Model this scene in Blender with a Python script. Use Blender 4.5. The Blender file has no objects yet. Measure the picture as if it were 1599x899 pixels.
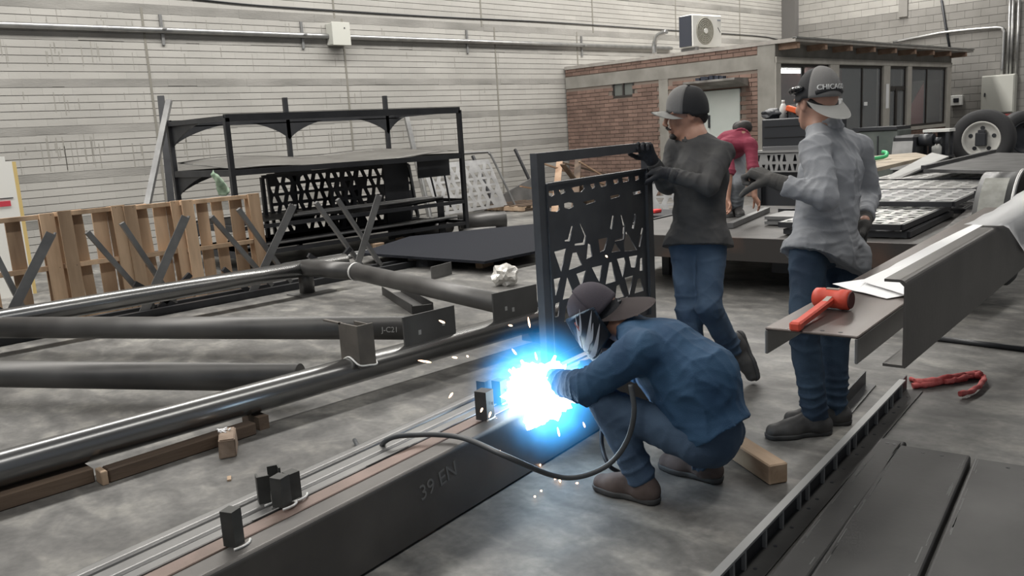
import bpy, bmesh, math, random
import numpy as np
from mathutils import Vector, Matrix, noise
random.seed(7)
SC = bpy.context.scene
COL = SC.collection
R = math.radians

# ------------------------------------------------------------------ camera
FOC = 1330.0
PITCH, ROLL, YAW, EYE = R(10.4), R(3.43), R(46), 1.54
_f = Vector((math.cos(YAW)*math.cos(PITCH), math.sin(YAW)*math.cos(PITCH), -math.sin(PITCH)))
_r = Vector((math.sin(YAW), -math.cos(YAW), 0))
_u = _r.cross(_f)
_ir = _r*math.cos(ROLL) - _u*math.sin(ROLL)
_iu = _u*math.cos(ROLL) + _r*math.sin(ROLL)
cam_data = bpy.data.cameras.new('camera')
cam_data.sensor_width = 36
cam_data.lens = 36*FOC/1599
cam_data.clip_end = 200
cam = bpy.data.objects.new('camera', cam_data)
cam.matrix_world = Matrix(((_ir.x, _iu.x, -_f.x, 0), (_ir.y, _iu.y, -_f.y, 0), (_ir.z, _iu.z, -_f.z, EYE), (0, 0, 0, 1)))
COL.objects.link(cam)
SC.camera = cam
# ------------------------------------------------------------------ world
world = bpy.data.worlds.new('world'); SC.world = world
world.use_nodes = True
world.node_tree.nodes['Background'].inputs[0].default_value = (0.78, 0.84, 0.92, 1)
world.node_tree.nodes['Background'].inputs[1].default_value = 0.23
# ------------------------------------------------------------------ skylights
def area(name, loc, rot, sx, sy, power, color):
    d = bpy.data.lights.new(name, 'AREA'); d.shape = 'RECTANGLE'; d.size = sx; d.size_y = sy
    d.energy = power; d.color = color
    o = bpy.data.objects.new(name, d); o.location = loc; o.rotation_euler = rot; COL.objects.link(o); return o
SKY = (1.0, 0.975, 0.93)
area('skylight_light', (9, 9.9, 7.8), (0, 0, 0), 34, 1.0, 2850, SKY)
area('skylight_light', (9, 1.0, 7.8), (0, 0, 0), 34, 1.0, 820, SKY)
# ------------------------------------------------------------------ exposure
SC.view_settings.view_transform = 'Standard'
SC.view_settings.look = 'None'
SC.view_settings.gamma = 1
SC.view_settings.use_curve_mapping = False
SC.view_settings.exposure = 0.12

# ------------------------------------------------------------------ helpers
EYEV = Vector((0, 0, EYE))
def ray(px, py): return _f + _ir*((px-799.5)/FOC) - _iu*((py-449.5)/FOC)
def at(px, py, z=0.0):
    d = ray(px, py); return EYEV + d*((z-EYE)/d.z)
def aty(px, py, y):
    d = ray(px, py); return EYEV + d*(y/d.y)
def atx(px, py, x):
    d = ray(px, py); return EYEV + d*(x/d.x)

def obj(name, me, mat=None, parent=None, loc=None, rot=None, smooth=False):
    if isinstance(me, bmesh.types.BMesh):
        m = bpy.data.meshes.new(name); me.normal_update(); me.to_mesh(m); me.free(); me = m
    if mat is not None and len(me.materials) == 0:
        for mm in (mat if isinstance(mat, (list, tuple)) else [mat]): me.materials.append(mm)
    if smooth: me.shade_smooth()
    o = bpy.data.objects.new(name, me); COL.objects.link(o)
    if parent is not None: o.parent = parent
    if loc is not None: o.location = loc
    if rot is not None: o.rotation_euler = rot
    return o
def tag(o, label=None, cat=None, group=None, kind=None):
    if label: o['label'] = label
    if cat: o['category'] = cat
    if group: o['group'] = group
    if kind: o['kind'] = kind
    return o
def thing(name, label, cat, loc=(0, 0, 0), rotz=0.0, group=None, rot=None):
    o = bpy.data.objects.new(name, None); o.empty_display_size = 0.1; COL.objects.link(o)
    o.location = loc; o.rotation_euler = rot if rot else (0, 0, rotz)
    return tag(o, label, cat, group)
def dup(root, loc=None, rot=None, label=None, group=None, parent=None):
    r = root.copy(); COL.objects.link(r); r.parent = parent
    if loc is not None: r.location = loc
    if rot is not None: r.rotation_euler = rot
    if label: r['label'] = label
    if group: r['group'] = group
    for ch in list(root.children):
        c = ch.copy(); COL.objects.link(c); c.parent = r
        for g in list(ch.children):
            d = g.copy(); COL.objects.link(d); d.parent = c
    return r
def copy_of(o, parent, loc, rot=None, scale=None):
    c = o.copy(); COL.objects.link(c); c.parent = parent; c.location = loc
    if rot is not None: c.rotation_euler = rot
    if scale is not None: c.scale = scale
    return c

def box(bm, lo, hi, M=None, mi=0, bev=0):
    vs = []
    for x in (lo[0], hi[0]):
        for y in (lo[1], hi[1]):
            for z in (lo[2], hi[2]):
                v = Vector((x, y, z)); vs.append(bm.verts.new(M @ v if M else v))
    fs = []
    for q in ((0, 1, 3, 2), (4, 6, 7, 5), (0, 4, 5, 1), (2, 3, 7, 6), (0, 2, 6, 4), (1, 5, 7, 3)):
        f = bm.faces.new([vs[i] for i in q]); f.material_index = mi; fs.append(f)
    if bev > 0:
        es = list({e for f in fs for e in f.edges})
        bmesh.ops.bevel(bm, geom=es, offset=bev, segments=1, affect='EDGES')
    return fs
def cbox(bm, c, s, M=None, mi=0, bev=0):
    return box(bm, [c[i]-s[i]/2 for i in range(3)], [c[i]+s[i]/2 for i in range(3)], M, mi, bev)
def frame_to(a, b, up=(0, 0, 1)):
    a, b = Vector(a), Vector(b); z = (b-a).normalized(); upv = Vector(up)
    if abs(z.dot(upv)) > 0.98: upv = Vector((0, 1, 0))
    x = upv.cross(z).normalized(); y = z.cross(x)
    return Matrix(((x.x, y.x, z.x, a.x), (x.y, y.y, z.y, a.y), (x.z, y.z, z.z, a.z), (0, 0, 0, 1))), (b-a).length
def bar(bm, a, b, w, h, mi=0, up=(0, 0, 1), bev=0):
    """rectangular bar from a to b: w across, h along up"""
    M, L = frame_to(a, b, up); box(bm, (-w/2, -h/2, 0), (w/2, h/2, L), M, mi, bev)
def prism(bm, poly, t, M=None, mi=0):
    """extrude a 2D polygon (x,y) by t along z"""
    n = len(poly)
    A = [bm.verts.new((M @ Vector((p[0], p[1], 0))) if M else Vector((p[0], p[1], 0))) for p in poly]
    B = [bm.verts.new((M @ Vector((p[0], p[1], t))) if M else Vector((p[0], p[1], t))) for p in poly]
    fs = [bm.faces.new(A[::-1]), bm.faces.new(B)]
    for i in range(n): fs.append(bm.faces.new((A[i], A[(i+1) % n], B[(i+1) % n], B[i])))
    for f in fs: f.material_index = mi
    bmesh.ops.recalc_face_normals(bm, faces=fs)
    return fs
def tube(bm, pts, r, n=12, mi=0, caps=True, radii=None):
    pts = [Vector(p) for p in pts]; rings = []
    prev = None
    for i, p in enumerate(pts):
        d = (pts[min(i+1, len(pts)-1)] - pts[max(i-1, 0)]).normalized()
        if prev is None:
            a = Vector((0, 0, 1)) if abs(d.z) < 0.9 else Vector((1, 0, 0))
            x = a.cross(d).normalized()
        else:
            x = (prev - d*prev.dot(d)).normalized()
        prev = x; y = d.cross(x); rr = radii[i] if radii else r
        rings.append([bm.verts.new(p + x*rr*math.cos(2*math.pi*k/n) + y*rr*math.sin(2*math.pi*k/n)) for k in range(n)])
    for A, B in zip(rings, rings[1:]):
        for k in range(n):
            f = bm.faces.new((A[k], A[(k+1) % n], B[(k+1) % n], B[k])); f.smooth = True; f.material_index = mi
    if caps:
        f = bm.faces.new(rings[0][::-1]); f.material_index = mi
        f = bm.faces.new(rings[-1]); f.material_index = mi
def pipe_hollow(bm, a, b, ro, ri, n=28, mi=0):
    M, L = frame_to(a, b); rings = []
    for (r_, z) in ((ro, 0), (ro, L), (ri, L), (ri, 0)):
        rings.append([bm.verts.new(M @ Vector((r_*math.cos(2*math.pi*k/n), r_*math.sin(2*math.pi*k/n), z))) for k in range(n)])
    for j in range(4):
        A, B = rings[j], rings[(j+1) % 4]
        for k in range(n):
            f = bm.faces.new((A[k], A[(k+1) % n], B[(k+1) % n], B[k])); f.material_index = mi; f.smooth = j in (0, 2)
def spline(pts, n=8):
    """Catmull-Rom through the points"""
    P = [Vector(p) for p in pts]; P = [P[0]*2-P[1]] + P + [P[-1]*2-P[-2]]; out = []
    for i in range(1, len(P)-2):
        for k in range(n):
            t = k/n; a, b, c, d = P[i-1], P[i], P[i+1], P[i+2]
            out.append(0.5*((2*b) + (c-a)*t + (2*a-5*b+4*c-d)*t*t + (3*b-a-3*c+d)*t**3))
    out.append(P[-2]); return out
def plate_mesh(name, outer, holes, t):
    """flat plate in local XY with polygon holes, thickness t"""
    cu = bpy.data.curves.new(name, 'CURVE'); cu.dimensions = '2D'; cu.fill_mode = 'BOTH'; cu.extrude = t/2
    for poly in [outer]+list(holes):
        s = cu.splines.new('POLY'); s.points.add(len(poly)-1)
        for i, p in enumerate(poly): s.points[i].co = (p[0], p[1], 0, 1)
        s.use_cyclic_u = True
    o = bpy.data.objects.new(name, cu); COL.objects.link(o)
    dg = bpy.context.evaluated_depsgraph_get()
    me = bpy.data.meshes.new_from_object(o.evaluated_get(dg), depsgraph=dg)
    bpy.data.objects.remove(o); bpy.data.curves.remove(cu)
    me.materials.clear(); me.name = name
    return me
def text_mesh(name, s, size, t=0.001):
    cu = bpy.data.curves.new(name, 'FONT'); cu.body = s; cu.size = size; cu.extrude = t; cu.align_x = 'CENTER'; cu.align_y = 'CENTER'; cu.resolution_u = 3
    o = bpy.data.objects.new(name, cu); COL.objects.link(o)
    dg = bpy.context.evaluated_depsgraph_get()
    me = bpy.data.meshes.new_from_object(o.evaluated_get(dg), depsgraph=dg)
    bpy.data.objects.remove(o); bpy.data.curves.remove(cu); me.materials.clear(); me.name = name
    return me

# ------------------------------------------------------------------ materials
def mat(name, col, rough=0.6, metal=0.0, col2=None, scale=8.0, bump=0.0, bscale=None, contrast=(0.35, 0.65),
        rand=0.0, stretch=(1, 1, 1), detail=5, rough2=None, coords='Object', emit=None, estr=0, rot=(0, 0, 0), spec=None, distort=0.0):
    m = bpy.data.materials.new(name); m.use_nodes = True
    nt = m.node_tree; N = nt.nodes; L = nt.links; b = N['Principled BSDF']
    b.inputs['Base Color'].default_value = (*col, 1); b.inputs['Roughness'].default_value = rough; b.inputs['Metallic'].default_value = metal
    if spec is not None: b.inputs['Specular IOR Level'].default_value = spec
    if emit:
        b.inputs['Emission Color'].default_value = (*emit, 1); b.inputs['Emission Strength'].default_value = estr
    tc = N.new('ShaderNodeTexCoord'); mp = N.new('ShaderNodeMapping'); mp.inputs['Scale'].default_value = stretch; mp.inputs['Rotation'].default_value = rot
    if coords == 'World':
        g = N.new('ShaderNodeNewGeometry'); L.new(g.outputs['Position'], mp.inputs[0])
    else: L.new(tc.outputs[coords], mp.inputs[0])
    last = None
    if col2 is not None:
        nz = N.new('ShaderNodeTexNoise'); nz.inputs['Scale'].default_value = scale; nz.inputs['Detail'].default_value = detail; nz.inputs['Distortion'].default_value = distort
        L.new(mp.outputs[0], nz.inputs['Vector'])
        rp = N.new('ShaderNodeValToRGB'); rp.color_ramp.elements[0].position = contrast[0]; rp.color_ramp.elements[1].position = contrast[1]
        rp.color_ramp.elements[0].color = (*col, 1); rp.color_ramp.elements[1].color = (*col2, 1)
        L.new(nz.outputs[0], rp.inputs[0]); last = rp.outputs[0]
        if rough2 is not None:
            mr = N.new('ShaderNodeMapRange'); mr.inputs['From Min'].default_value = contrast[0]; mr.inputs['From Max'].default_value = contrast[1]
            mr.inputs['To Min'].default_value = rough; mr.inputs['To Max'].default_value = rough2
            L.new(nz.outputs[0], mr.inputs[0]); L.new(mr.outputs[0], b.inputs['Roughness'])
    if rand > 0:
        oi = N.new('ShaderNodeObjectInfo'); g2 = N.new('ShaderNodeNewGeometry')
        ad = N.new('ShaderNodeMath'); ad.operation = 'ADD'; L.new(oi.outputs['Random'], ad.inputs[0]); L.new(g2.outputs['Random Per Island'], ad.inputs[1])
        fr = N.new('ShaderNodeMath'); fr.operation = 'FRACT'; L.new(ad.outputs[0], fr.inputs[0])
        mr = N.new('ShaderNodeMapRange'); mr.inputs['To Min'].default_value = 1-rand; mr.inputs['To Max'].default_value = 1+rand; L.new(fr.outputs[0], mr.inputs[0])
        hs = N.new('ShaderNodeHueSaturation'); L.new(mr.outputs[0], hs.inputs['Value'])
        if last is not None: L.new(last, hs.inputs['Color'])
        else: hs.inputs['Color'].default_value = (*col, 1)
        last = hs.outputs[0]
    if last is not None: L.new(last, b.inputs['Base Color'])
    if bump > 0:
        nb = N.new('ShaderNodeTexNoise'); nb.inputs['Scale'].default_value = bscale or scale*4; nb.inputs['Detail'].default_value = 6
        L.new(mp.outputs[0], nb.inputs['Vector'])
        bp = N.new('ShaderNodeBump'); bp.inputs['Strength'].default_value = bump; bp.inputs['Distance'].default_value = 0.01
        L.new(nb.outputs[0], bp.inputs['Height']); L.new(bp.outputs[0], b.inputs['Normal'])
    return m
def emat(name, col, s):
    m = bpy.data.materials.new(name); m.use_nodes = True; nt = m.node_tree; nt.nodes.clear()
    e = nt.nodes.new('ShaderNodeEmission'); e.inputs[0].default_value = (*col, 1); e.inputs[1].default_value = s
    o = nt.nodes.new('ShaderNodeOutputMaterial'); nt.links.new(e.outputs[0], o.inputs[0]); return m

steel = mat('mill_scale_steel', (0.17, 0.168, 0.166), 0.38, 0.6, col2=(0.27, 0.267, 0.262), scale=3, contrast=(.3, .75), rough2=.40, bump=.05, bscale=60)
steel_web = mat('dusty_steel_web', (0.095, 0.090, 0.086), 0.45, 0.6, col2=(0.15, 0.142, 0.134), scale=3, contrast=(.3, .75), bump=.05, bscale=50)
steel_rust = mat('brown_rusty_steel', (0.17, 0.125, 0.105), 0.5, 0.35, col2=(0.25, 0.18, 0.155), scale=5, bump=.08, bscale=80)
steel_pipe = mat('pipe_steel', (0.20, 0.20, 0.20), 0.24, 0.85, col2=(0.26, 0.258, 0.25), scale=2.2, contrast=(.3, .7), rough2=.28, stretch=(.4, 1, 1), detail=1)
steel_floor = mat('dusty_dark_steel', (0.060, 0.059, 0.058), 0.55, 0.45, col2=(0.125, 0.123, 0.12), scale=2.2, contrast=(.35, .75), rough2=.62, bump=.06, bscale=40)
steel_pipe_dull = mat('dull_pipe_steel', (0.085, 0.083, 0.082), 0.40, 0.7, col2=(0.145, 0.142, 0.138), scale=2.2, contrast=(.3, .7), rough2=.55, bump=.03, bscale=40)
steel_black = mat('black_painted_steel', (0.022, 0.023, 0.026), 0.45, 0.1, col2=(0.035, 0.036, 0.04), scale=4)
steel_grey = mat('grey_bar_steel', (0.17, 0.17, 0.17), 0.45, 0.5, col2=(0.25, 0.25, 0.247), scale=4)
bright = mat('bright_steel', (0.62, 0.63, 0.64), 0.3, 0.9, col2=(0.8, 0.8, 0.8), scale=10)
galv = mat('galvanised_conduit', (0.33, 0.33, 0.33), 0.35, 0.8, col2=(0.45, 0.45, 0.44), scale=6)
weld_m = mat('weld_bead', (0.75, 0.75, 0.73), 0.5, 0.3, bump=.5, bscale=200)
chalk = mat('chalk', (0.30, 0.30, 0.29), 0.9)
block_m = mat('concrete_block', (0.32, 0.31, 0.288), 0.9, 0, col2=(0.395, 0.383, 0.357), scale=1.5, contrast=(.3, .7), rand=.035, bump=.15, bscale=60, coords='World', stretch=(.5, 1, 1.6))
block_dim = mat('grey_painted_block', (0.215, 0.207, 0.192), 0.9, 0, col2=(0.255, 0.246, 0.23), scale=1.5, rand=.03, coords='World')
mortar = mat('mortar', (0.19, 0.183, 0.17), 0.95, 0, col2=(0.26, 0.25, 0.235), scale=3, coords='World')
band_m = mat('bond_beam_concrete', (0.185, 0.18, 0.166), 0.95, 0, col2=(0.30, 0.29, 0.27), scale=1.6, contrast=(.3, .7), bump=.4, bscale=30, coords='World', stretch=(.6, 1, 2))
brick_m = mat('brown_brick', (0.155, 0.10, 0.08), 0.9, 0, col2=(0.215, 0.14, 0.112), scale=4, rand=.17, bump=.2, bscale=60, coords='World')
bmortar = mat('brick_mortar', (0.20, 0.165, 0.14), 0.95, 0, coords='World')
conc = mat('grey_render', (0.20, 0.19, 0.17), 0.9, 0, col2=(0.27, 0.26, 0.235), scale=2.5, bump=.2, bscale=40, coords='World')
wood = mat('pallet_wood', (0.34, 0.225, 0.14), 0.8, 0, col2=(0.70, 0.50, 0.33), scale=6, stretch=(1, 1, .15), rand=.38, bump=.2, bscale=50, contrast=(.3, .7))
wood_d = mat('dark_timber', (0.05, 0.034, 0.025), 0.85, 0, col2=(0.13, 0.09, 0.062), scale=5, stretch=(.15, 1, 1), bump=.3, bscale=40)
wood_l = mat('cut_timber', (0.36, 0.25, 0.165), 0.8, 0, col2=(0.50, 0.37, 0.26), scale=8, stretch=(.3, 1, 1), bump=.3, bscale=40)
glass = mat('window_glass', (0.55, 0.58, 0.60), 0.05, 0)
glass.node_tree.nodes['Principled BSDF'].inputs['Transmission Weight'].default_value = 0.0
glass.node_tree.nodes['Principled BSDF'].inputs['Alpha'].default_value = 0.22
dark_frame = mat('dark_window_frame', (0.035, 0.03, 0.028), 0.5)
rubber = mat('tire_rubber', (0.028, 0.028, 0.03), 0.75, bump=.2, bscale=40)
white_paint = mat('white_paint', (0.75, 0.75, 0.72), 0.5, col2=(0.68, .68, .65), scale=3)
grey_box = mat('beige_grey_enamel', (0.50, 0.50, 0.455), 0.5)
paper_m = mat('white_paper', (0.95, 0.95, 0.95), 0.7)
black_pl = mat('black_plastic', (0.02, 0.022, 0.027), 0.45)
perf_dark = mat('dark_cut_panel', (0.045, 0.046, 0.050), 0.5, 0.5, col2=(0.065, .065, .07), scale=5)
perf_grey = mat('grey_cut_panel', (0.30, 0.30, 0.30), 0.42, 0.5, col2=(0.42, .42, .42), scale=5)
perf_bright = mat('bare_cut_panel', (0.45, 0.45, 0.44), 0.33, 0.85, col2=(0.6, .6, .59), scale=6)

def floor_material():
    m = bpy.data.materials.new('worn_concrete_floor'); m.use_nodes = True
    nt = m.node_tree; N = nt.nodes; L = nt.links; b = N['Principled BSDF']
    g = N.new('ShaderNodeNewGeometry')
    def nz(scale, det, dist=0, st=(1, 1, 1)):
        mp = N.new('ShaderNodeMapping'); mp.inputs['Scale'].default_value = st; mp.inputs['Rotation'].default_value = (0, 0, .5); L.new(g.outputs['Position'], mp.inputs[0])
        n = N.new('ShaderNodeTexNoise'); n.inputs['Scale'].default_value = scale; n.inputs['Detail'].default_value = det; n.inputs['Distortion'].default_value = dist
        L.new(mp.outputs[0], n.inputs['Vector']); return n
    def ramp(n, stops):
        r = N.new('ShaderNodeValToRGB'); cr = r.color_ramp
        while len(cr.elements) < len(stops): cr.elements.new(0.5)
        for e, (p, c) in zip(cr.elements, stops): e.position = p; e.color = (*c, 1)
        L.new(n.outputs[0], r.inputs[0]); return r
    a = ramp(nz(1.3, 9, .25), [(.28, (.098, .094, .089)), (.50, (.142, .138, .131)), (.72, (.205, .199, .188))])
    c = ramp(nz(6.5, 9, .5, (1, .55, 1)), [(.34, (.62, .62, .62)), (.52, (.98, .98, .98)), (.66, (1.5, 1.49, 1.44))])
    d = ramp(nz(28, 6, .3), [(.3, (.82, .82, .82)), (.7, (1.14, 1.14, 1.13))])
    mx = N.new('ShaderNodeMix'); mx.data_type = 'RGBA'; mx.blend_type = 'MULTIPLY'; mx.inputs[0].default_value = 1
    L.new(a.outputs[0], mx.inputs[6]); L.new(c.outputs[0], mx.inputs[7])
    m2 = N.new('ShaderNodeMix'); m2.data_type = 'RGBA'; m2.blend_type = 'MULTIPLY'; m2.inputs[0].default_value = 1
    L.new(mx.outputs[2], m2.inputs[6]); L.new(d.outputs[0], m2.inputs[7]); L.new(m2.outputs[2], b.inputs['Base Color'])
    mr = N.new('ShaderNodeMapRange'); mr.inputs['To Min'].default_value = .36; mr.inputs['To Max'].default_value = .78; L.new(nz(2.3, 6).outputs[0], mr.inputs[0]); L.new(mr.outputs[0], b.inputs['Roughness'])
    bp = N.new('ShaderNodeBump'); bp.inputs['Strength'].default_value = .12; bp.inputs['Distance'].default_value = .01; L.new(nz(35, 6).outputs[0], bp.inputs['Height']); L.new(bp.outputs[0], b.inputs['Normal'])
    return m
floor_m = floor_material()
# ================================================================== STRUCTURE
bm = bmesh.new(); box(bm, (-4, -8, -0.2), (26, 14, 0)); tag(obj('floor', bm, floor_m), 'worn grey concrete workshop floor', kind='structure')
fl = bpy.data.objects['floor']
joint_m = mat('saw_cut_joint', (0.05, 0.05, 0.05), 0.9)
def wall_blocks(parent, X0, X1, Z0, Z1, placer, near_n, mats, bands, ch=0.11, bl=0.40, gap=.010, vgap=.004, proud=.012):
    """courses of real blocks between bond beams; the placer turns (x, z, depth) into the wall's frame"""
    bmb = bmesh.new(); cells = []
    z = Z0
    while z < Z1-0.01:
        inband = any(abs(z+ch/2-b) < ch*0.6 for b in bands)
        if not inband:
            row = int(round(z/ch)); x = X0 - (bl/2 if row % 2 else 0)
            while x < X1:
                a, b_ = max(x, X0), min(x+bl, X1)
                if b_-a > .05: cells.append((a, b_, z))
                x += bl
        z += ch
    return cells
WY = 13.5
wl = tag(obj('wall_left', (lambda b: (box(b, (-4, WY, 0), (26, WY+.2, 8)), b)[1])(bmesh.new()), mortar), 'pale grey hollow-block wall with darker bond beams', kind='structure')
bands = [0.62, 1.28, 1.94, 2.61, 3.27, 3.71, 4.6, 5.26, 5.9]
cells = wall_blocks(wl, 1.2, 25.5, 0.015, 7.9, None, 300, None, bands)
joints = [5.55, 9.15, 12.95, 15.6, 18.6, 21.6]
full = [c for c in cells if abs(c[1]-c[0]-.4) < .01 and c[0] > 3.2 and 1.2 < c[2] < 4.1]
full.sort(key=lambda c: c[0]); near = set(full[:300])
b1 = bmesh.new(); box(b1, (.0006, -.012, .005), (.3994, .004, .105)); blk = obj('block', b1, block_m, wl, (full[0][0], WY, full[0][2]))
for c in full[1:300]: copy_of(blk, wl, (c[0], WY, c[2]))
b2 = bmesh.new()
for c in cells:
    if c in near: continue
    box(b2, (c[0]+.0006, WY-.012, c[2]+.005), (c[1]-.0006, WY+.004, c[2]+.105))
tag(obj('block_course', b2, block_m, wl), kind='stuff')
for i, zb in enumerate(bands):
    bb = bmesh.new(); x = 1.2
    h = .11 if zb < 3.6 else .13
    while x < 25.4:
        L_ = random.uniform(.15, .5); e = min(x+L_, 25.5); y = WY-.014-random.uniform(0, .003); dz = random.uniform(-.016, .016)
        box(bb, (x, y, zb-h/2-abs(dz)), (e, WY, zb+h/2)); x = e
    obj('bond_beam', bb, band_m, wl)
bj = bmesh.new()
for xj in joints: box(bj, (xj-.018, WY-.019, 0), (xj+.018, WY-.001, 3.72))
for xj in (9.0, 12.6, 16.2, 19.6, 22.8): box(bj, (xj-.018, WY-.019, 3.72), (xj+.018, WY-.001, 7.9))
obj('expansion_joint', bj, mat('joint_filler', (.20, .19, .165), .95), wl)
# drip stains: thin run marks of dried slurry standing on the blocks
st_m = mat('dried_slurry', (0.26, 0.25, 0.225), .95)
bs = bmesh.new()
for k in range(150):
    x = random.choice([random.gauss(4.3, .45), random.gauss(8.2, .8), random.gauss(6.0, .25), random.gauss(11, 1.2), random.gauss(4.9, .5)]); zt = random.choice([1.86, 1.88, 3.2, 3.64, 2.5, 1.88])-random.uniform(0, .2); L_ = random.uniform(.08, .40)*(1.3 if zt < 2 else .8); w = random.uniform(.0025, .008)
    zz = zt
    box(bs, (x-w, WY-.0135, zz-L_), (x+w, WY-.008, zz))
tag(obj('slurry_run', bs, st_m, wl), kind='stuff')
# conduit with straps
cd = thing('wall_conduit', 'long grey steel conduit running along the left block wall above the rack', 'conduit', (1, WY-.07, 3.4))
ct = bmesh.new(); tube(ct, [(0, 0, -.03), (5, 0, -.01), (10, 0, 0), (18.3, 0, .03)], .045, 14); obj('pipe', ct, galv, cd)
for k, px in enumerate((252, 470, 727, 906)):
    p = aty(px, 50, WY); s = bmesh.new()
    cbox(s, (0, .045, .0), (.045, .03, .46)); cbox(s, (0, -.03, 0), (.05, .12, .025), bev=.004)
    obj('strap', s, steel_grey, cd, (p.x-1, 0, 0))
p = aty(522, 55, WY)
jb = thing('junction_box', 'square beige steel junction box on the wall conduit above the rack', 'junction box', (p.x, WY, p.z))
b = bmesh.new(); box(b, (-.18, -.22, -.19), (.18, -.012, .19), bev=.012); obj('body', b, grey_box, jb)
b = bmesh.new(); box(b, (-.19, -.235, -.2), (.19, -.22, .2), bev=.006); obj('cover', b, grey_box, jb)
b = bmesh.new(); cbox(b, (.07, -.238, .10), (.02, .01, .02)); obj('latch', b, black_pl, jb)
b = bmesh.new(); cp = [aty(300, -2, WY-.03), aty(400, 8, WY-.03), aty(560, 19, WY-.03), aty(700, 27, WY-.03), aty(850, 34, WY-.03), aty(1000, 44, WY-.03), aty(1180, 56, WY-.03), aty(1215, 62, WY-.03)]
tube(b, spline(cp, 6), .011, 6); tag(obj('wall_cable', b, black_pl), 'thin black cable sagging along the top of the left wall', 'cable')
# back wall
BX = 25.5
wb = tag(obj('wall_back', (lambda b: (box(b, (BX, -8, 0), (BX+.2, WY, 8)), b)[1])(bmesh.new()), mat('back_wall_joint', (.15, .145, .135), .9)), 'far end wall of grey painted blocks, paler above', kind='structure')
b = bmesh.new(); b3 = bmesh.new(); z = 0; r_ = 0
while z < 7.8:
    y = -7.9 - (.2 if r_ % 2 else 0)
    while y < WY-.1:
        if y > 1:
            box(b if z < 4.05 else b3, (BX-.010, y+.003, z+.006), (BX+.004, min(y+.397, WY), z+.194))
        y += .4
    z += .2; r_ += 1
tag(obj('painted_block_course', b, block_dim, wb), kind='stuff'); tag(obj('bare_block_course', b3, block_m, wb), kind='stuff')
b = bmesh.new(); box(b, (BX-.25, WY-.45, 0), (BX, WY-.02, 7.9)); tag(obj('trim_1', b, mat('corner_column', (.13, .125, .12), .8)), 'dark concrete column in the far corner', kind='structure')
for y_ in (9.9, 6.2):
    b = bmesh.new(); box(b, (BX-.08, y_-.12, 4.05), (BX, y_+.12, 7.9)); obj('pilaster', b, block_dim, wb)
for k, (pa, pb) in enumerate((((1573, 0), (1577, 118)), ((1580, 0), (1580, 118)), ((1590, 0), (1588, 118)), ((1225, 0), (1227, 62)))):
    b = bmesh.new(); A = atx(*pa, BX-.08); B = atx(*pb, BX-.08); A.y = B.y = (A.y+B.y)/2; tube(b, [A, B], .035, 10)
    lab = ['leftmost of three vertical conduits above the grey electrical cabinet', 'middle vertical conduit above the grey electrical cabinet', 'rightmost vertical conduit above the grey electrical cabinet', 'thin vertical conduit in the far corner of the hall'][k]
    tag(obj('vertical_conduit', b, galv), lab, 'conduit')
b = bmesh.new(); tube(b, spline([atx(1395, 66, BX-.08), atx(1440, 57, BX-.08), atx(1480, 50, BX-.08), atx(1555, 43, BX-.08), atx(1566, 47, BX-.08), atx(1567, 60, BX-.08), atx(1564, 118, BX-.08)], 5), .04, 10)
tag(obj('bent_conduit', b, galv), 'conduit bending down to the grey electrical cabinet on the end wall', 'conduit')
b = bmesh.new(); tube(b, [atx(1470, 0, BX-.05), atx(1478, 50, BX-.05), atx(1483, 76, BX-.05)], .03, 8); tag(obj('hanging_cable', b, black_pl), 'dark cable hanging down the end wall behind the office roof', 'cable')
p0, p1 = atx(1538, 119, BX), atx(1587, 175, BX)
ec = thing('electrical_cabinet', 'large flat beige electrical cabinet on the end wall above the truck wheel', 'cabinet', (BX, (p0.y+p1.y)/2, p1.z))
w_ = p0.y-p1.y; h_ = p0.z-p1.z
b = bmesh.new(); box(b, (-.25, -w_/2, 0), (-.015, w_/2, h_), bev=.01); obj('body', b, grey_box, ec)
b = bmesh.new(); box(b, (-.275, -w_/2+.02, .02), (-.25, w_/2-.02, h_-.02), bev=.008); d_ = obj('door', b, grey_box, ec)
b = bmesh.new(); cbox(b, (-.285, w_/2-.1, h_*.5), (.02, .03, .1)); obj('handle', b, black_pl, d_)
p0, p1 = atx(1489, 149, BX), atx(1502, 164, BX)
sb = thing('wall_switch_box', 'small white switch box on the end wall right of the office', 'switch box', (BX, (p0.y+p1.y)/2, p1.z))
b = bmesh.new(); box(b, (-.12, -.15, 0), (-.015, .15, p0.z-p1.z), bev=.01); obj('body', b, white_paint, sb)
b = bmesh.new(); box(b, (-.14, -.07, .08), (-.12, .07, .2), bev=.008); obj('switch', b, black_pl, sb)
# ceiling with skylights (above the frame)
b = bmesh.new(); box(b, (-4, -8, 8), (26, 14, 8.1)); tag(obj('ceiling', b, mat('sheet_roof', (.5, .5, .5), .6)), 'corrugated metal roof of the hall', kind='structure')

# ================================================================== OFFICE
OX, OY0, OY1, OX1, OH = 15.1, 8.2, 13.45, 24.3, 2.85
of = tag(thing('site_office', 'flat-roofed brown brick office built in the far corner of the hall', 'office', (0, 0, 0)))
b = bmesh.new()
b_open = [(11.50, 12.10, 2.13, 2.52), (8.92, 9.78, 0.0, 2.12)]
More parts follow.
